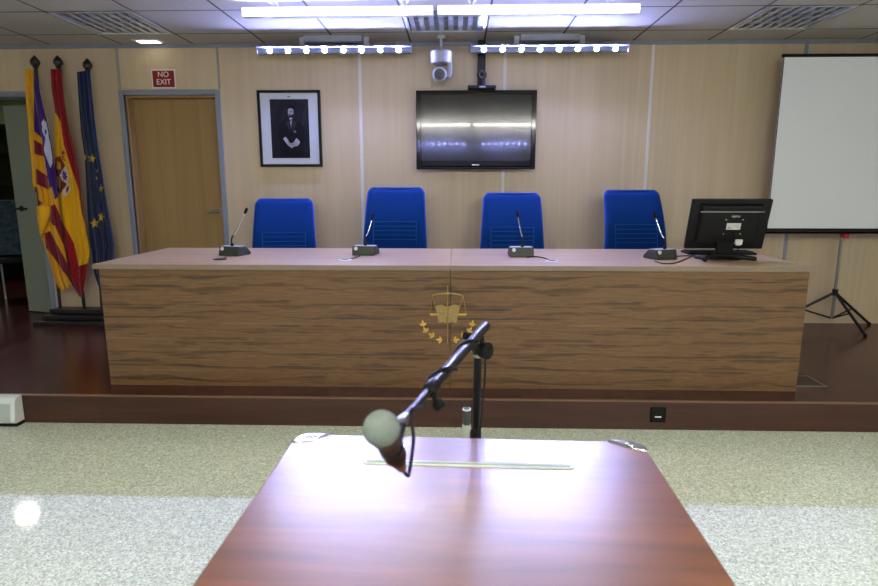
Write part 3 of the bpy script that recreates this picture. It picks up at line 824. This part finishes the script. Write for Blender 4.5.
# ================================================================ DESK
YF = 3.39
def desk(x0, x1, ox0, ox1, label):
    t = thing('judges_desk', label, 'desk', ((x0+x1)/2, 3.84, ZP), 0, 'desk units joined into the bench')
    MB().box(ox0, ox1, 3.374, 4.315, ZD-.03, ZD).build('desktop', ['desk_top'], t, world=True, bevel=.0025)
    MB().box(ox0, ox1, 3.3715, 3.374, ZD-.029, ZD-.001).build('edge_band', 'desk_edge', t, world=True)
    MB().box(x0, x1, YF, YF+.022, ZP+.001, ZD-.03).build('front_panel', 'desk_front', t, world=True)
    for a_, b_ in ((x0, x0+.022), (x1-.022, x1)):
        MB().box(a_, b_, YF+.022, 4.1, ZP+.001, ZD-.03).build('side_panel', 'desk_front', t, world=True)
    return t
desk(-2.122, -.0315, -2.15, -.0305, 'wood-grain judges bench, the half nearer the flags')
desk(-.0285, 2.035, -.0295, 2.05, 'wood-grain judges bench, the half nearer the projection screen')
# gold emblem across the joint
ye = YF
em = thing('emblem', 'gold emblem of scales, open book and laurel leaves on the desk front', 'emblem', tuple(at(447.6, 343, ye)))
def E2(x, y): p = at(x, y, ye); return (p.x, p.z)
def E3(x, y, d=.0095): p = at(x, y, ye); return (p.x, ye-d, p.z)
a = MB(); a.tube([E3(447.6, 285), E3(447.6, 343)], .0035, 8); a.ball(E3(447.6, 293.5), .009, 12); a.build('pillar', 'gold_dull', em, smooth=True, world=True)
a = MB(); a.tube([E3(432.5, 295), E3(440, 293.6), E3(447.6, 293), E3(455, 293.6), E3(463, 295)], [.003, .005, .007, .005, .003], 8); a.build('beam', 'gold_dull', em, smooth=True, world=True)
for cx, (l, r, py) in ((432.5, (429.5, 438, 314)), (463, (457, 467, 314))):
    a = MB(); a.tube([E3(cx, 295), E3(l+.8, py)], .0018, 6); a.tube([E3(cx, 295), E3(r-.8, py)], .0018, 6); a.build('pan_cords', 'gold_dull', em, smooth=True, world=True)
    a = MB(); c0, c1 = E2(l, py), E2(r, py); mx_ = (c0[0]+c1[0])/2; hw = (c1[0]-c0[0])/2
    a.prism([(mx_-hw, c0[1]+.004), (mx_+hw, c0[1]+.004), (mx_+hw*.75, c0[1]-.006), (mx_-hw*.75, c0[1]-.006)], ye-.012, ye-.001); a.build('pan', 'gold', em, world=True)
for pts in (((436, 305.5), (441, 304.5), (447, 306.5), (447, 323), (443, 322), (438.5, 323)), ((448.2, 306.5), (454, 304.5), (459.5, 305.5), (456.5, 323), (452.5, 322), (448.2, 323))):
    a = MB(); a.prism([E2(*p) for p in pts], ye-.007, ye-.0005); a.build('book_page', 'gold_dull', em, world=True, bevel=.0015)
def leaf(cx, cy, ang, s):
    a = MB(); c = Vector(E2(cx, cy))
    for da, ls in ((0, 1), (.95, .75), (-.95, .75)):
        u = Vector((math.cos(ang+da), math.sin(ang+da))); n = Vector((-u.y, u.x)); L_ = s*ls
        o2 = c - u*L_*.15
        ring = [o2, o2+u*L_*.35+n*L_*.2, o2+u*L_*.7+n*L_*.17, o2+u*L_, o2+u*L_*.7-n*L_*.17, o2+u*L_*.35-n*L_*.2]
        a.prism([(p.x, p.y) for p in ring], ye-.009, ye-.0005)
    a.build('laurel_leaf', 'gold', em, world=True, bevel=.0015)
for x, y, an in ((423.5, 325.5, 1.75), (426.8, 331.5, 2.2), (433.5, 336, 2.6), (441.5, 340, 3.0), (472, 325.5, 1.4), (468.5, 331.5, .95), (462, 336, .55), (454, 340, .15)):
    leaf(x, y, an, .042)

# ================================================================ CHAIRS
def make_chair(label):
    t = thing('office_chair', label, 'chair', (0, 0, 0), 0, 'blue chairs behind the desk')
    z0, z1 = .53, 1.20
    def hw(z):
        v = (z-z0)/(z1-z0)
        w_ = .252 - .026*max(0, (z-.75)/.45) if z > .6 else .21+.026*(z-z0)/.07
        d = z1-z
        if d < .055: w_ -= .055 - math.sqrt(max(0, .055**2-(.055-d)**2))
        return w_
    def yc(z):
        v = (z-z0)/(z1-z0); return .20 + .16*v - .05*math.sin(PI*v)
    def th(z):
        d = min(z1-z, z-z0+.02); return .036 if d > .05 else .036*math.sqrt(max(.08, 1-((.05-d)/.05)**2))
    def front(x, z):
        w_ = hw(z); q_ = min(.999, abs(x)/w_)
        return yc(z) - th(z)*(1-q_**4)**.25 + .02*(1-q_*q_)
    zs = [z0+(z1-z0)*k/36 for k in range(31)] + [z1-.055*(1-math.sin(PI/2*k/9)) for k in range(1, 10)]
    zs = sorted(set(round(z, 5) for z in zs))
    a = MB(); rings = []
    for z in zs:
        w_, y_, h_ = hw(z), yc(z), th(z); r = []
        for k in range(40):
            an = 2*PI*k/40; c_, s_ = math.cos(an), math.sin(an)
            x = w_*math.copysign(abs(c_)**.5, c_); yy = h_*math.copysign(abs(s_)**.5, s_)
            q_ = min(1, abs(x)/w_)
            r.append(Vector((x, y_+yy+.02*(1-q_*q_), z)))
        rings.append(r)
    a.ring_loft(rings)
    bk = a.build('backrest', 'blue_fabric', t, smooth='all')
    pts = [(-hw(z), yc(z)-.004, z) for z in zs if z < z1-.002] + [(hw(z), yc(z)-.004, z) for z in reversed(zs) if z < z1-.002]
    MB().tube(pts, .008, 8).build('piping', 'blue_piping', bk, smooth='all')
    a = MB()
    for z in (.79, .825, .86, .895, .93):
        a.tube([(x/20*.172, front(x/20*.172, z)-.0005, z) for x in range(-20, 21)], .0022, 6)
    for s in (-1, 1): a.tube([(s*.172, front(s*.172, z)-.0005, z) for z in [.74+.19*k/10 for k in range(11)]], .0022, 6)
    a.build('stitching', 'blue_stitch', bk, smooth='all')
    a = MB(); rr = []
    for z, s_ in ((.40, .9), (.415, .98), (.45, 1), (.475, .97), (.485, .85)):
        rr.append([Vector((.245*s_*math.copysign(abs(math.cos(q_))**.5, math.cos(q_)), .235*s_*math.copysign(abs(math.sin(q_))**.5, math.sin(q_)), z)) for q_ in [2*PI*k/32 for k in range(32)]])
    a.ring_loft(rr); a.build('seat', 'blue_fabric', t, smooth='all')
    MB().tube([(0, .1, .40), (0, .24, .41), (0, .27, .5), (0, .285, .62)], .02, 10).build('back_bracket', 'black_metal', t, smooth=True)
    MB().cyl((0, 0, .10), (0, 0, .40), .028, seg=16).build('gas_column', 'black_metal', t, smooth=True)
    for k in range(5):
        an = 2*PI*k/5+.3; u = Vector((math.cos(an), math.sin(an), 0))
        lg = MB().tube([Vector((0, 0, .11)), u*.29+Vector((0, 0, .075))], [.024, .015], 10).build('leg', 'black_plastic', t, smooth=True)
        c = u*.29; n = Vector((-u.y, u.x, 0))
        MB().cyl(c-n*.02+Vector((0, 0, .0285)), c+n*.02+Vector((0, 0, .0285)), .028, seg=16).build('caster', 'black_matt', lg, smooth=True)
    return t
CL = ['blue fabric office chair, the low one turned slightly, nearest the ochre door',
      'blue fabric office chair standing directly left below the television',
      'blue fabric office chair standing right under the television, partly behind its microphone',
      'blue fabric office chair next to the computer monitor']
ch = make_chair(CL[0])
spots = [(-1.365, 4.52, ZP-.0, .16), (-.490, 4.50, ZP, .0), (.450, 4.52, ZP, -.02), (1.46, 4.50, ZP, .12)]
ch.location = spots[0][:3]; ch.rotation_euler = (0, 0, spots[0][3])
rows = [ch] + [copy_tree(ch, s_[:3], s_[3], lb, 'blue chairs behind the desk') for s_, lb in zip(spots[1:], CL[1:])]
# each chair is set to its own seat height
for r_, dz in zip(rows, (-.097, -.006, -.05, -.026)):
    for c in r_.children:
        if c.name.startswith(('backrest', 'seat', 'back_bracket')): c.location.z = dz
        if c.name.startswith('gas_column'): c.scale.z = 1+dz/.36; c.location.z = -.1*dz/.36

# ================================================================ DESK MICROPHONES
def desk_mic(loc, rz, tip, label, cable=None, grommet=None):
    """tip: where the capsule ends, relative to the base, in world axes"""
    t = thing('desk_microphone', label, 'microphone', loc, rz, 'gooseneck microphones on the desk')
    a = MB(); rr = []
    for x, k in ((-.078, 1), (.078, 1)):
        rr.append([Vector((x, y, z)) for y, z in ((-.068, .001), (.068, .001), (.068, .018), (.02, .058), (-.052, .062), (-.066, .012))])
    a.ring_loft(rr); bs = a.build('base', 'mic_base', t, bevel=.004)
    MB().lathe([(0, .0125), (.003, .0125), (.004, .010)], (-.052, -.060, .046), (0, -1, .28), 18).build('button', 'white_plastic', bs, smooth=True)
    MB().box(-.072, .072, -.05, .018, .0605, .0635).build('top_plate', 'grey_plastic', bs)
    R_ = Matrix.Rotation(-rz, 3, 'Z')
    tp = R_ @ Vector(tip)
    b0 = Vector((.006, -.03, .06))
    p1 = b0 + Vector((0, 0, .055))
    pts = smoothpts([b0, p1, b0.lerp(tp, .42)+Vector((0, 0, .02)), tp], 6)
    nlow = 9
    MB().tube(pts[:nlow], .0055, 10).build('gooseneck', 'black_metal', t, smooth='all')
    MB().tube(pts[nlow-1:], .0042, 10).build('stem', 'chrome', t, smooth='all')
    dn = (pts[-1]-pts[-3]).normalized()
    MB().lathe([(-.004, .005), (0, .009), (.03, .010), (.036, .006)], pts[-1], dn, 14).build('capsule', 'black_matt', t, smooth=True)
    MB().lathe([(-.02, .007), (-.008, .012), (0, .012)], b0+Vector((0, 0, .02)), (0, 0, 1), 14).build('collar', 'black_plastic', t, smooth=True)
    if cable:
        MB().tube(smoothpts([R_ @ (Vector(p)-Vector(loc)) for p in cable], 8), .0035, 8).build('cable', 'black_plastic', t, smooth='all')
    return t
def gz(x, y): return tuple(atz(x, y, ZD+.004))
def grommet(x, y, label, mat='bracket_white'):
    t = thing('cable_grommet', label, 'cable grommet', tuple(atz(x, y, ZD)), 0, 'cable grommets in the desktop')
    MB().lathe([(.0005, .042), (.003, .042), (.005, .036)], seg=28).build('rim', mat, t, smooth=True)
    MB().lathe([(.004, .026), (.0056, .024)], seg=24).build('cap', 'black_plastic', t, smooth=True)
grommet(220, 259.5, 'small cable grommet in the desktop in front of the leftmost microphone', 'black_plastic')
grommet(345, 260.2, 'pale cable grommet left of the second microphone from the flags')
grommet(552, 261.2, 'pale cable grommet right of the third microphone from the flags')
M1, M2, M3, M4 = (Vector(atz(x, y, ZD)) for x, y in ((235, 255), (366, 254.5), (520.5, 256), (660, 258.5)))
def rel(px, py, base, dy=0):
    p = at(px, py, base.y+dy); return tuple(p-base)
desk_mic(tuple(M1), -.28, rel(245, 213, M1, -.02), 'gooseneck desk microphone leaning to the right, nearest the ochre door', [gz(226, 257.5), gz(222, 258.6), gz(220, 259)])
desk_mic(tuple(M2), -.12, rel(372, 219.5, M2, .0), 'gooseneck desk microphone before the chair left of the television', [gz(360, 255.8), gz(354, 258), gz(348, 259.6)])
desk_mic(tuple(M3), .03, rel(518, 216.5, M3, .02), 'upright gooseneck desk microphone before the chair under the television', [gz(527, 257.2), gz(536, 256.6), gz(545, 258.2), gz(550, 260.5)])
desk_mic(tuple(M4), .32, rel(655.5, 217.5, M4, .02), 'gooseneck desk microphone beside the computer monitor', [gz(655, 261), gz(663, 263.5), gz(674, 263), gz(684, 259.5), gz(694, 255)])

# ================================================================ MONITOR + KEYBOARD
mo = thing('computer_monitor', 'black computer monitor seen from behind at the end of the desk', 'monitor', (1.672, 3.70, ZD), -.02)
tilt = math.radians(15)
pn = []
def tl(o):
    o.location = (0, 0, .068); o.rotation_euler = (tilt, 0, 0); return o
ww, hh = .238, .318
a = MB(); a.prism([(x, z+hh/2) for x, z in rrect(2*ww, hh, .008)], .0, .022)
bz = tl(a.build('casing', 'black_plastic', mo, bevel=.004))
a = MB(); rr = []
for y, ins in ((0, .05), (-.02, .062), (-.024, .07)):
    rr.append([Vector((x, y, z)) for x, z in ((-ww+ins, .05), (ww-ins, .05), (ww-ins, hh-ins*.55), (-ww+ins, hh-ins*.55))])
a.ring_loft(rr); a.build('back_cover', 'black_plastic', bz, bevel=.004)
MB().box(-.19, .19, -.026, -.0235, .245, .250).build('vent_strip', 'grey_plastic', bz)
MB().box(-.018, .066, -.0255, -.024, .135, .176).build('rating_label', 'sticker', bz)
a = MB(); a.box(-.012, .01, -.026, -.0254, .142, .150); a.box(-.012, .002, -.026, -.0254, .156, .159); a.box(.016, .058, -.026, -.0254, .150, .153); a.box(.016, .05, -.026, -.0254, .160, .163); a.build('label_print', 'sticker_grey', bz)
for x, z in ((-.028, .198), (.072, .198), (-.028, .108), (.072, .108)):
    MB().lathe([(0, .0045), (.003, .0045), (.003, .003)], (x, -.0235, z), (0, -1, 0), 10).build('screw', 'steel', bz)
a = text_mesh('brand_lettering', 'FUJITSU', .0145, 'sign_white', bz, (.026, -.0245, .2185))
MB().box(.052, .094, -.036, -.0, .040, .072).build('cable_plug', 'white_plastic', bz, bevel=.003)
for x in (.061, .071, .081): MB().tube([(x, -.034, .05), (x, -.036, .036)], .0028, 6).build('plug_lead', 'white_plastic', bz)
MB().box(-ww+.014, ww-.014, .0215, .0235, .022, hh-.014).build('screen', 'black_gloss', bz)
a = MB(); a.box(-.052, .052, -.028, .0, .004, .115); a.build('neck', 'black_matt', mo, bevel=.006)
a = MB(); n_ = 28
foot = [(.15*math.cos(q_), .055+.10*math.sin(q_)) for q_ in [PI*2*k/n_ for k in range(n_)]]
a.prism_z(foot, .001, .012); a.build('base', 'black_plastic', mo, bevel=.003, smooth=True)
a = MB(); a.tube(smoothpts([(-.165, -.135, .010), (-.135, -.12, .028), (-.07, -.085, .036), (0, -.07, .034), (.08, -.075, .026), (.165, -.09, .016)], 5), [.010]+[.0145]*24+[.012], 10)
a.build('foot_arch', 'black_plastic', mo, smooth='all')
MB().tube(smoothpts([(.07, -.05, .075), (.066, -.06, .04), (.05, -.03, .012), (-.05, .09, .008), (-.16, .13, .008), (-.25, .10, .008)], 6), .004, 8).build('cable', 'black_plastic', mo, smooth='all')
kb = thing('keyboard', 'black keyboard lying on the desk behind the computer monitor', 'keyboard', (1.79, 4.03, ZD), -.02)
MB().box(-.225, .225, -.075, .075, .001, .016).build('case', 'black_plastic', kb, bevel=.004)
a = MB()
for r_ in range(5):
    for c_ in range(15): a.box(-.212+c_*.0284, -.212+c_*.0284+.024, -.062+r_*.0255, -.062+r_*.0255+.021, .016, .022)
ko = a.build('keys', 'black_matt', kb); ko['kind'] = 'stuff'

# ================================================================ FRONT SMALL THINGS
so = thing('power_socket', 'black power socket set into the platform riser', 'socket', (1.162, 3.205, .092))
a = MB(); e = .012
for q_ in ((-.045, .045, .033, .045), (-.045, .045, -.045, -.033), (-.045, -.033, -.033, .033), (.033, .045, -.033, .033)): a.box(q_[0], q_[1], -.008, -.0005, q_[2], q_[3])
a.build('frame', 'black_matt', so, bevel=.003)
MB().box(-.033, .033, -.0035, -.001, -.033, .033).build('insert', 'black_plastic', so)
MB().box(-.018, .018, -.008, -.0035, -.016, -.008).build('label_strip', 'white_plastic', so, bevel=.001)
MB().box(-.022, .022, -.0095, -.0035, .0, .02).build('flap', 'black_gloss', so, bevel=.002)
bx = thing('floor_socket_box', 'white plastic socket box on the floor against the riser, at the left edge', 'socket box', (-2.735, 3.165, 0))
a = MB(); rr = []
for x, i_ in ((-.19, 1), (.19, 0)):
    rr.append([Vector((x, y, z)) for y, z in ((.037, .022), (-.03, .022), (-.042, .035), (-.024, .152), (-.008, .172), (.037, .176))])
a.ring_loft(rr); a.build('housing', 'white_plastic', bx, bevel=.003)
MB().box(-.188, .188, -.026, .036, .001, .022).build('base', 'black_matt', bx)
a = MB(); a.box(-.17, .165, -.0375, -.0335, .036, .14, rot=(-.155, 0, 0)); o = a.build('socket_panel', 'grey_socket', bx)
for x in (-.11, .0): MB().lathe([(0, .026), (.005, .026), (.005, .021), (.001, .019)], (x, -.035, .088), (0, -1, .16), 20).build('socket', 'grey_plastic', bx, smooth=True)
fb = thing('floor_hatch', 'metal framed floor hatch in the platform at the right end of the desk', 'floor hatch', (2.16, 3.585, ZP))
a = MB()
a.box(-.13, .118, -.105, -.093, .0005, .003); a.box(-.13, .118, .093, .105, .0005, .003); a.box(.106, .118, -.093, .093, .0005, .003); a.box(-.13, -.118, -.093, .093, .0005, .003)
a.build('frame', 'steel', fb)
MB().box(-.117, .105, -.092, .092, .0004, .0016).build('lid', 'riser_wood', fb)

# ================================================================ FRONT TABLE
tb = thing('table', 'glossy red-brown wooden table in front with chrome corners', 'table', (.02, .98, 0), math.radians(-1.5))
TW, TY0, TY1, CR = .4425, -.46, .44, .012
a = MB(); a.prism_z([(x, y+(TY0+TY1)/2) for x, y in rrect(2*TW, TY1-TY0, .045, 6)], ZT-.03, ZT)
a.build('tabletop', 'table_wood', tb, bevel=.002)
for s in (-1, 1):
    MB().box(min(s*.40, s*.378), max(s*.40, s*.378), -.38, .36, .0, ZT-.03).build('side_panel', 'table_wood', tb)
MB().box(-.378, .378, .33, .35, .15, ZT-.03).build('front_panel', 'table_wood', tb)
for s in (-1, 1):
    # chrome corner plate: rounded outside, curved inside edge
    pts = []
    cx, cy = s*(TW-.045), TY1-.045
    out = [(cx+s*.0465*math.sin(q_), cy+.0465*math.cos(q_)) for q_ in [PI/2*k/8 for k in range(9)]]
    arc = []
    p0 = Vector((s*(TW+.0015), cy-.012)); p1 = Vector((s*(TW-.085), TY1+.0015)); md_ = (p0+p1)/2 + Vector((-s*.010, -.012))
    for k in range(9):
        q_ = k/8; v_ = p0*(1-q_)**2 + md_*2*q_*(1-q_) + p1*q_**2; arc.append((v_.x, v_.y))
    pl_ = [tuple(p1)] + out + [tuple(p0)] + arc[1:-1]
    a = MB(); a.prism_z(pl_, ZT-.032, ZT+.005)
    co = a.build('corner_plate', 'chrome', tb, bevel=.005); co['label'] = 'chrome corner plate'
    MB().lathe([(0, .011), (.002, .010), (.0035, .004)], (s*(TW-.036), TY1-.026, ZT+.005), (0, 0, 1), 16).build('rivet', 'chrome', co, smooth=True)
a = MB()
ro = rrect(.492, .021, .0104, 6)
a.prism_z([(x+.002, y+.292) for x, y in ro], ZT-.001, ZT+.0026)
sl = a.build('slot', 'pale_slot', tb, bevel=.001); sl['label'] = 'pale strip along the tabletop'
a = MB(); a.prism_z([(x+.002, y+.292) for x, y in rrect(.476, .009, .0044, 6)], ZT+.0022, ZT+.0031); a.build('groove', 'slot_dark', sl)

# ================================================================ MICROPHONE STAND
def dp(x, y, depth):      # a point at a given distance along the view axis
    return CAMP + ray(x, y)*depth
base = atz(475.5, 437, ZT); pole_xy = at(475.8, 420, 1.56)
ms = thing('microphone_stand', 'black microphone boom stand behind the table', 'microphone stand', (pole_xy.x, 1.56, 0))
top = at(478, 352, 1.56)
O = Vector((pole_xy.x, 1.56, 0))
for k in range(3):
    an = PI/2+2*PI*k/3+.5; u = Vector((math.cos(an), math.sin(an), 0))
    lg = MB().tube([Vector((0, 0, .10)), u*.2+Vector((0, 0, .012))], .009, 8).build('leg', 'black_metal', ms, smooth=True)
    MB().ball(u*.2+Vector((0, 0, .012)), .012, 10).build('foot', 'black_matt', lg, smooth='all')
MB().cyl((0, 0, .06), (0, 0, .66), .0125, seg=16).build('lower_pole', 'black_metal', ms, smooth=True)
MB().lathe([(.62, .014), (.63, .0165), (.695, .0165), (.705, .013)]).build('height_clutch', 'black_plastic', ms, smooth=True)
MB().cyl((0, 0, .66), top-O-Vector((0, 0, .008)), .0112, seg=16).build('upper_pole', 'black_metal', ms, smooth=True)
MB().cyl(top-O-Vector((0, 0, .014)), top-O-Vector((0, 0, .006)), .014, seg=16).build('ring', 'steel', ms, smooth=True)
btip = dp(485.5, 326, 1.69); bnear = dp(402, 421, .99); bmid = dp(430, 401, 1.17)
pv = dp(477, 342, 1.615)
ax = (bnear-btip).normalized()
def scr_x(p):
    v_ = p-CAMP; return 439+F_PX*v_.dot(rt)/v_.dot(fw)
bmid = min((btip.lerp(bnear, k/200) for k in range(201)), key=lambda p: abs(scr_x(p)-431))
kn = (top+Vector((.018, -.012, .008)))-O
MB().lathe([(-.03, .012), (-.008, .014), (-.008, .022), (.012, .0235), (.016, .018)], kn, (.75, -.62, .05), 22).build('swivel_knob', 'black_matt', ms, smooth=True)
a = MB(); a.ball(top-O+Vector((.002, .005, .012)), .022, 18); a.lathe([(-.02, .018), (.02, .018)], pv-O, ax, 18)
a.build('swivel', 'black_plastic', ms, smooth=True)
pv = btip + ax*(pv-btip).dot(ax)
MB().cyl(btip-O, bmid-O, .0135, .0125, seg=18).build('boom', 'boom_metal', ms, smooth=True)
MB().cyl(bmid-O, bnear-O, .0075, seg=16).build('boom_extension', 'boom_metal', ms, smooth=True)
MB().lathe([(-.02, .0148), (.018, .0148), (.024, .010)], bmid-O, ax, 18).build('boom_clutch', 'black_plastic', ms, smooth=True)
kd = (rt*.32-up*.95).normalized()
a = MB(); k0 = bmid-O+kd*.008; a.cyl(k0, k0+kd*.022, .006, seg=12); a.lathe([(0, .010), (.004, .0125), (.014, .0125), (.018, .009)], k0+kd*.020, (kd+Vector((.6, -.4, -.1))).normalized(), 16)
a.build('boom_knob', 'black_matt', ms, smooth=True)
t2 = dp(468, 336, 1.64)
a = MB(); a.lathe([(-.022, .007), (0, .011), (.012, .011)], t2-O, (-.8, -.3, .2), 14); a.build('tip_knob', 'black_matt', ms, smooth=True)
# clip end
ball_c = dp(381.5, 428.5, .84); tail = dp(405, 474, 1.0)
maxis = (tail-ball_c).normalized()
clip_c = ball_c + maxis*.088
cd_ = (clip_c-bnear)
a = MB(); a.lathe([(-.02, .0085), (.0, .0105), (.012, .0105), (.02, .008)], bnear-O, ax, 16); a.build('end_thread', 'steel', ms, smooth=True)
a = MB(); a.tube([bnear-O, (bnear+cd_*.55)-O, clip_c-O], [.009, .010, .012], 12)
a.lathe([(-.018, .0195), (.02, .0185)], clip_c-O, maxis, 20)
a.build('clip', 'black_plastic', ms, smooth=True)
# the microphone held in the clip
mi = thing('microphone', 'handheld microphone with round grey head on the boom over the table', 'microphone', tuple(ball_c))
MB().ball((0, 0, 0), .0265, 32).build('head', 'grey_foam', mi, smooth='all')
MB().lathe([(.014, .0235), (.026, .0225), (.032, .0185), (.05, .0175), (.10, .0145), (.135, .0125)], (0, 0, 0), maxis, 24).build('body', 'mic_body', mi, smooth=True)
MB().lathe([(.133, .0105), (.150, .0105), (.168, .008), (.178, .005)], (0, 0, 0), maxis, 18).build('connector', 'copper_brown', mi, smooth=True)
tl_ = maxis*.176
cp = [tl_, tl_+maxis*.02+Vector((.006, 0, -.004)), dp(411, 462, 1.02)-ball_c, dp(413.5, 440, 1.0)-ball_c, dp(412, 424, 1.0)-ball_c]
# coils along the boom
n = 46; turns = 2.6
sd = ax.cross(Vector((0, 0, 1))).normalized(); su = sd.cross(ax).normalized()
st = bnear - ax*.03
for k in range(n+1):
    q_ = k/n; p = st.lerp(pv-ax*.012, q_); an = 2*PI*turns*q_ + 2.2
    r_ = .0108 if q_ < .28 else .0162
    cp.append(p + (sd*math.cos(an)+su*math.sin(an))*r_ - ball_c)
cp += [dp(484, 352, 1.60)-ball_c, dp(485, 375, 1.60)-ball_c, dp(482.5, 405, 1.60)-ball_c, dp(479.5, 437, 1.60)-ball_c, at(478, 450, 1.60)-ball_c]
endp = cp[-1]+ball_c
cp += [Vector((endp.x, endp.y+.02, .3))-ball_c, Vector((endp.x+.03, endp.y+.06, .02))-ball_c, Vector((endp.x+.2, endp.y+.2, .005))-ball_c]
MB().tube(smoothpts(cp, 3), .0032, 8).build('cable', 'black_plastic', mi, smooth='all')
# short grey post left of the stand
gp = at(466.5, 437, 1.75)
t = thing('floor_post', 'short pale grey post with dark cap just left of the microphone stand pole', 'post', (gp.x, 1.75, 0))
zt_ = at(466.5, 408, 1.75).z; zm = at(466.5, 424, 1.75).z
MB().lathe([(0, .06), (.006, .06), (.012, .02)], seg=24).build('base', 'black_matt', t, smooth=True)
MB().cyl((0, 0, .008), (0, 0, zm), .0135, seg=16).build('post', 'grey_post', t, smooth=True)
MB().lathe([(zm, .0125), (zt_-.006, .0125), (zt_, .009)]).build('cap', 'mic_base', t, smooth=True)
MB().lathe([(zt_-.006, .0132), (zt_-.002, .0132)]).build('cap_ring', 'white_plastic', t, smooth=True)
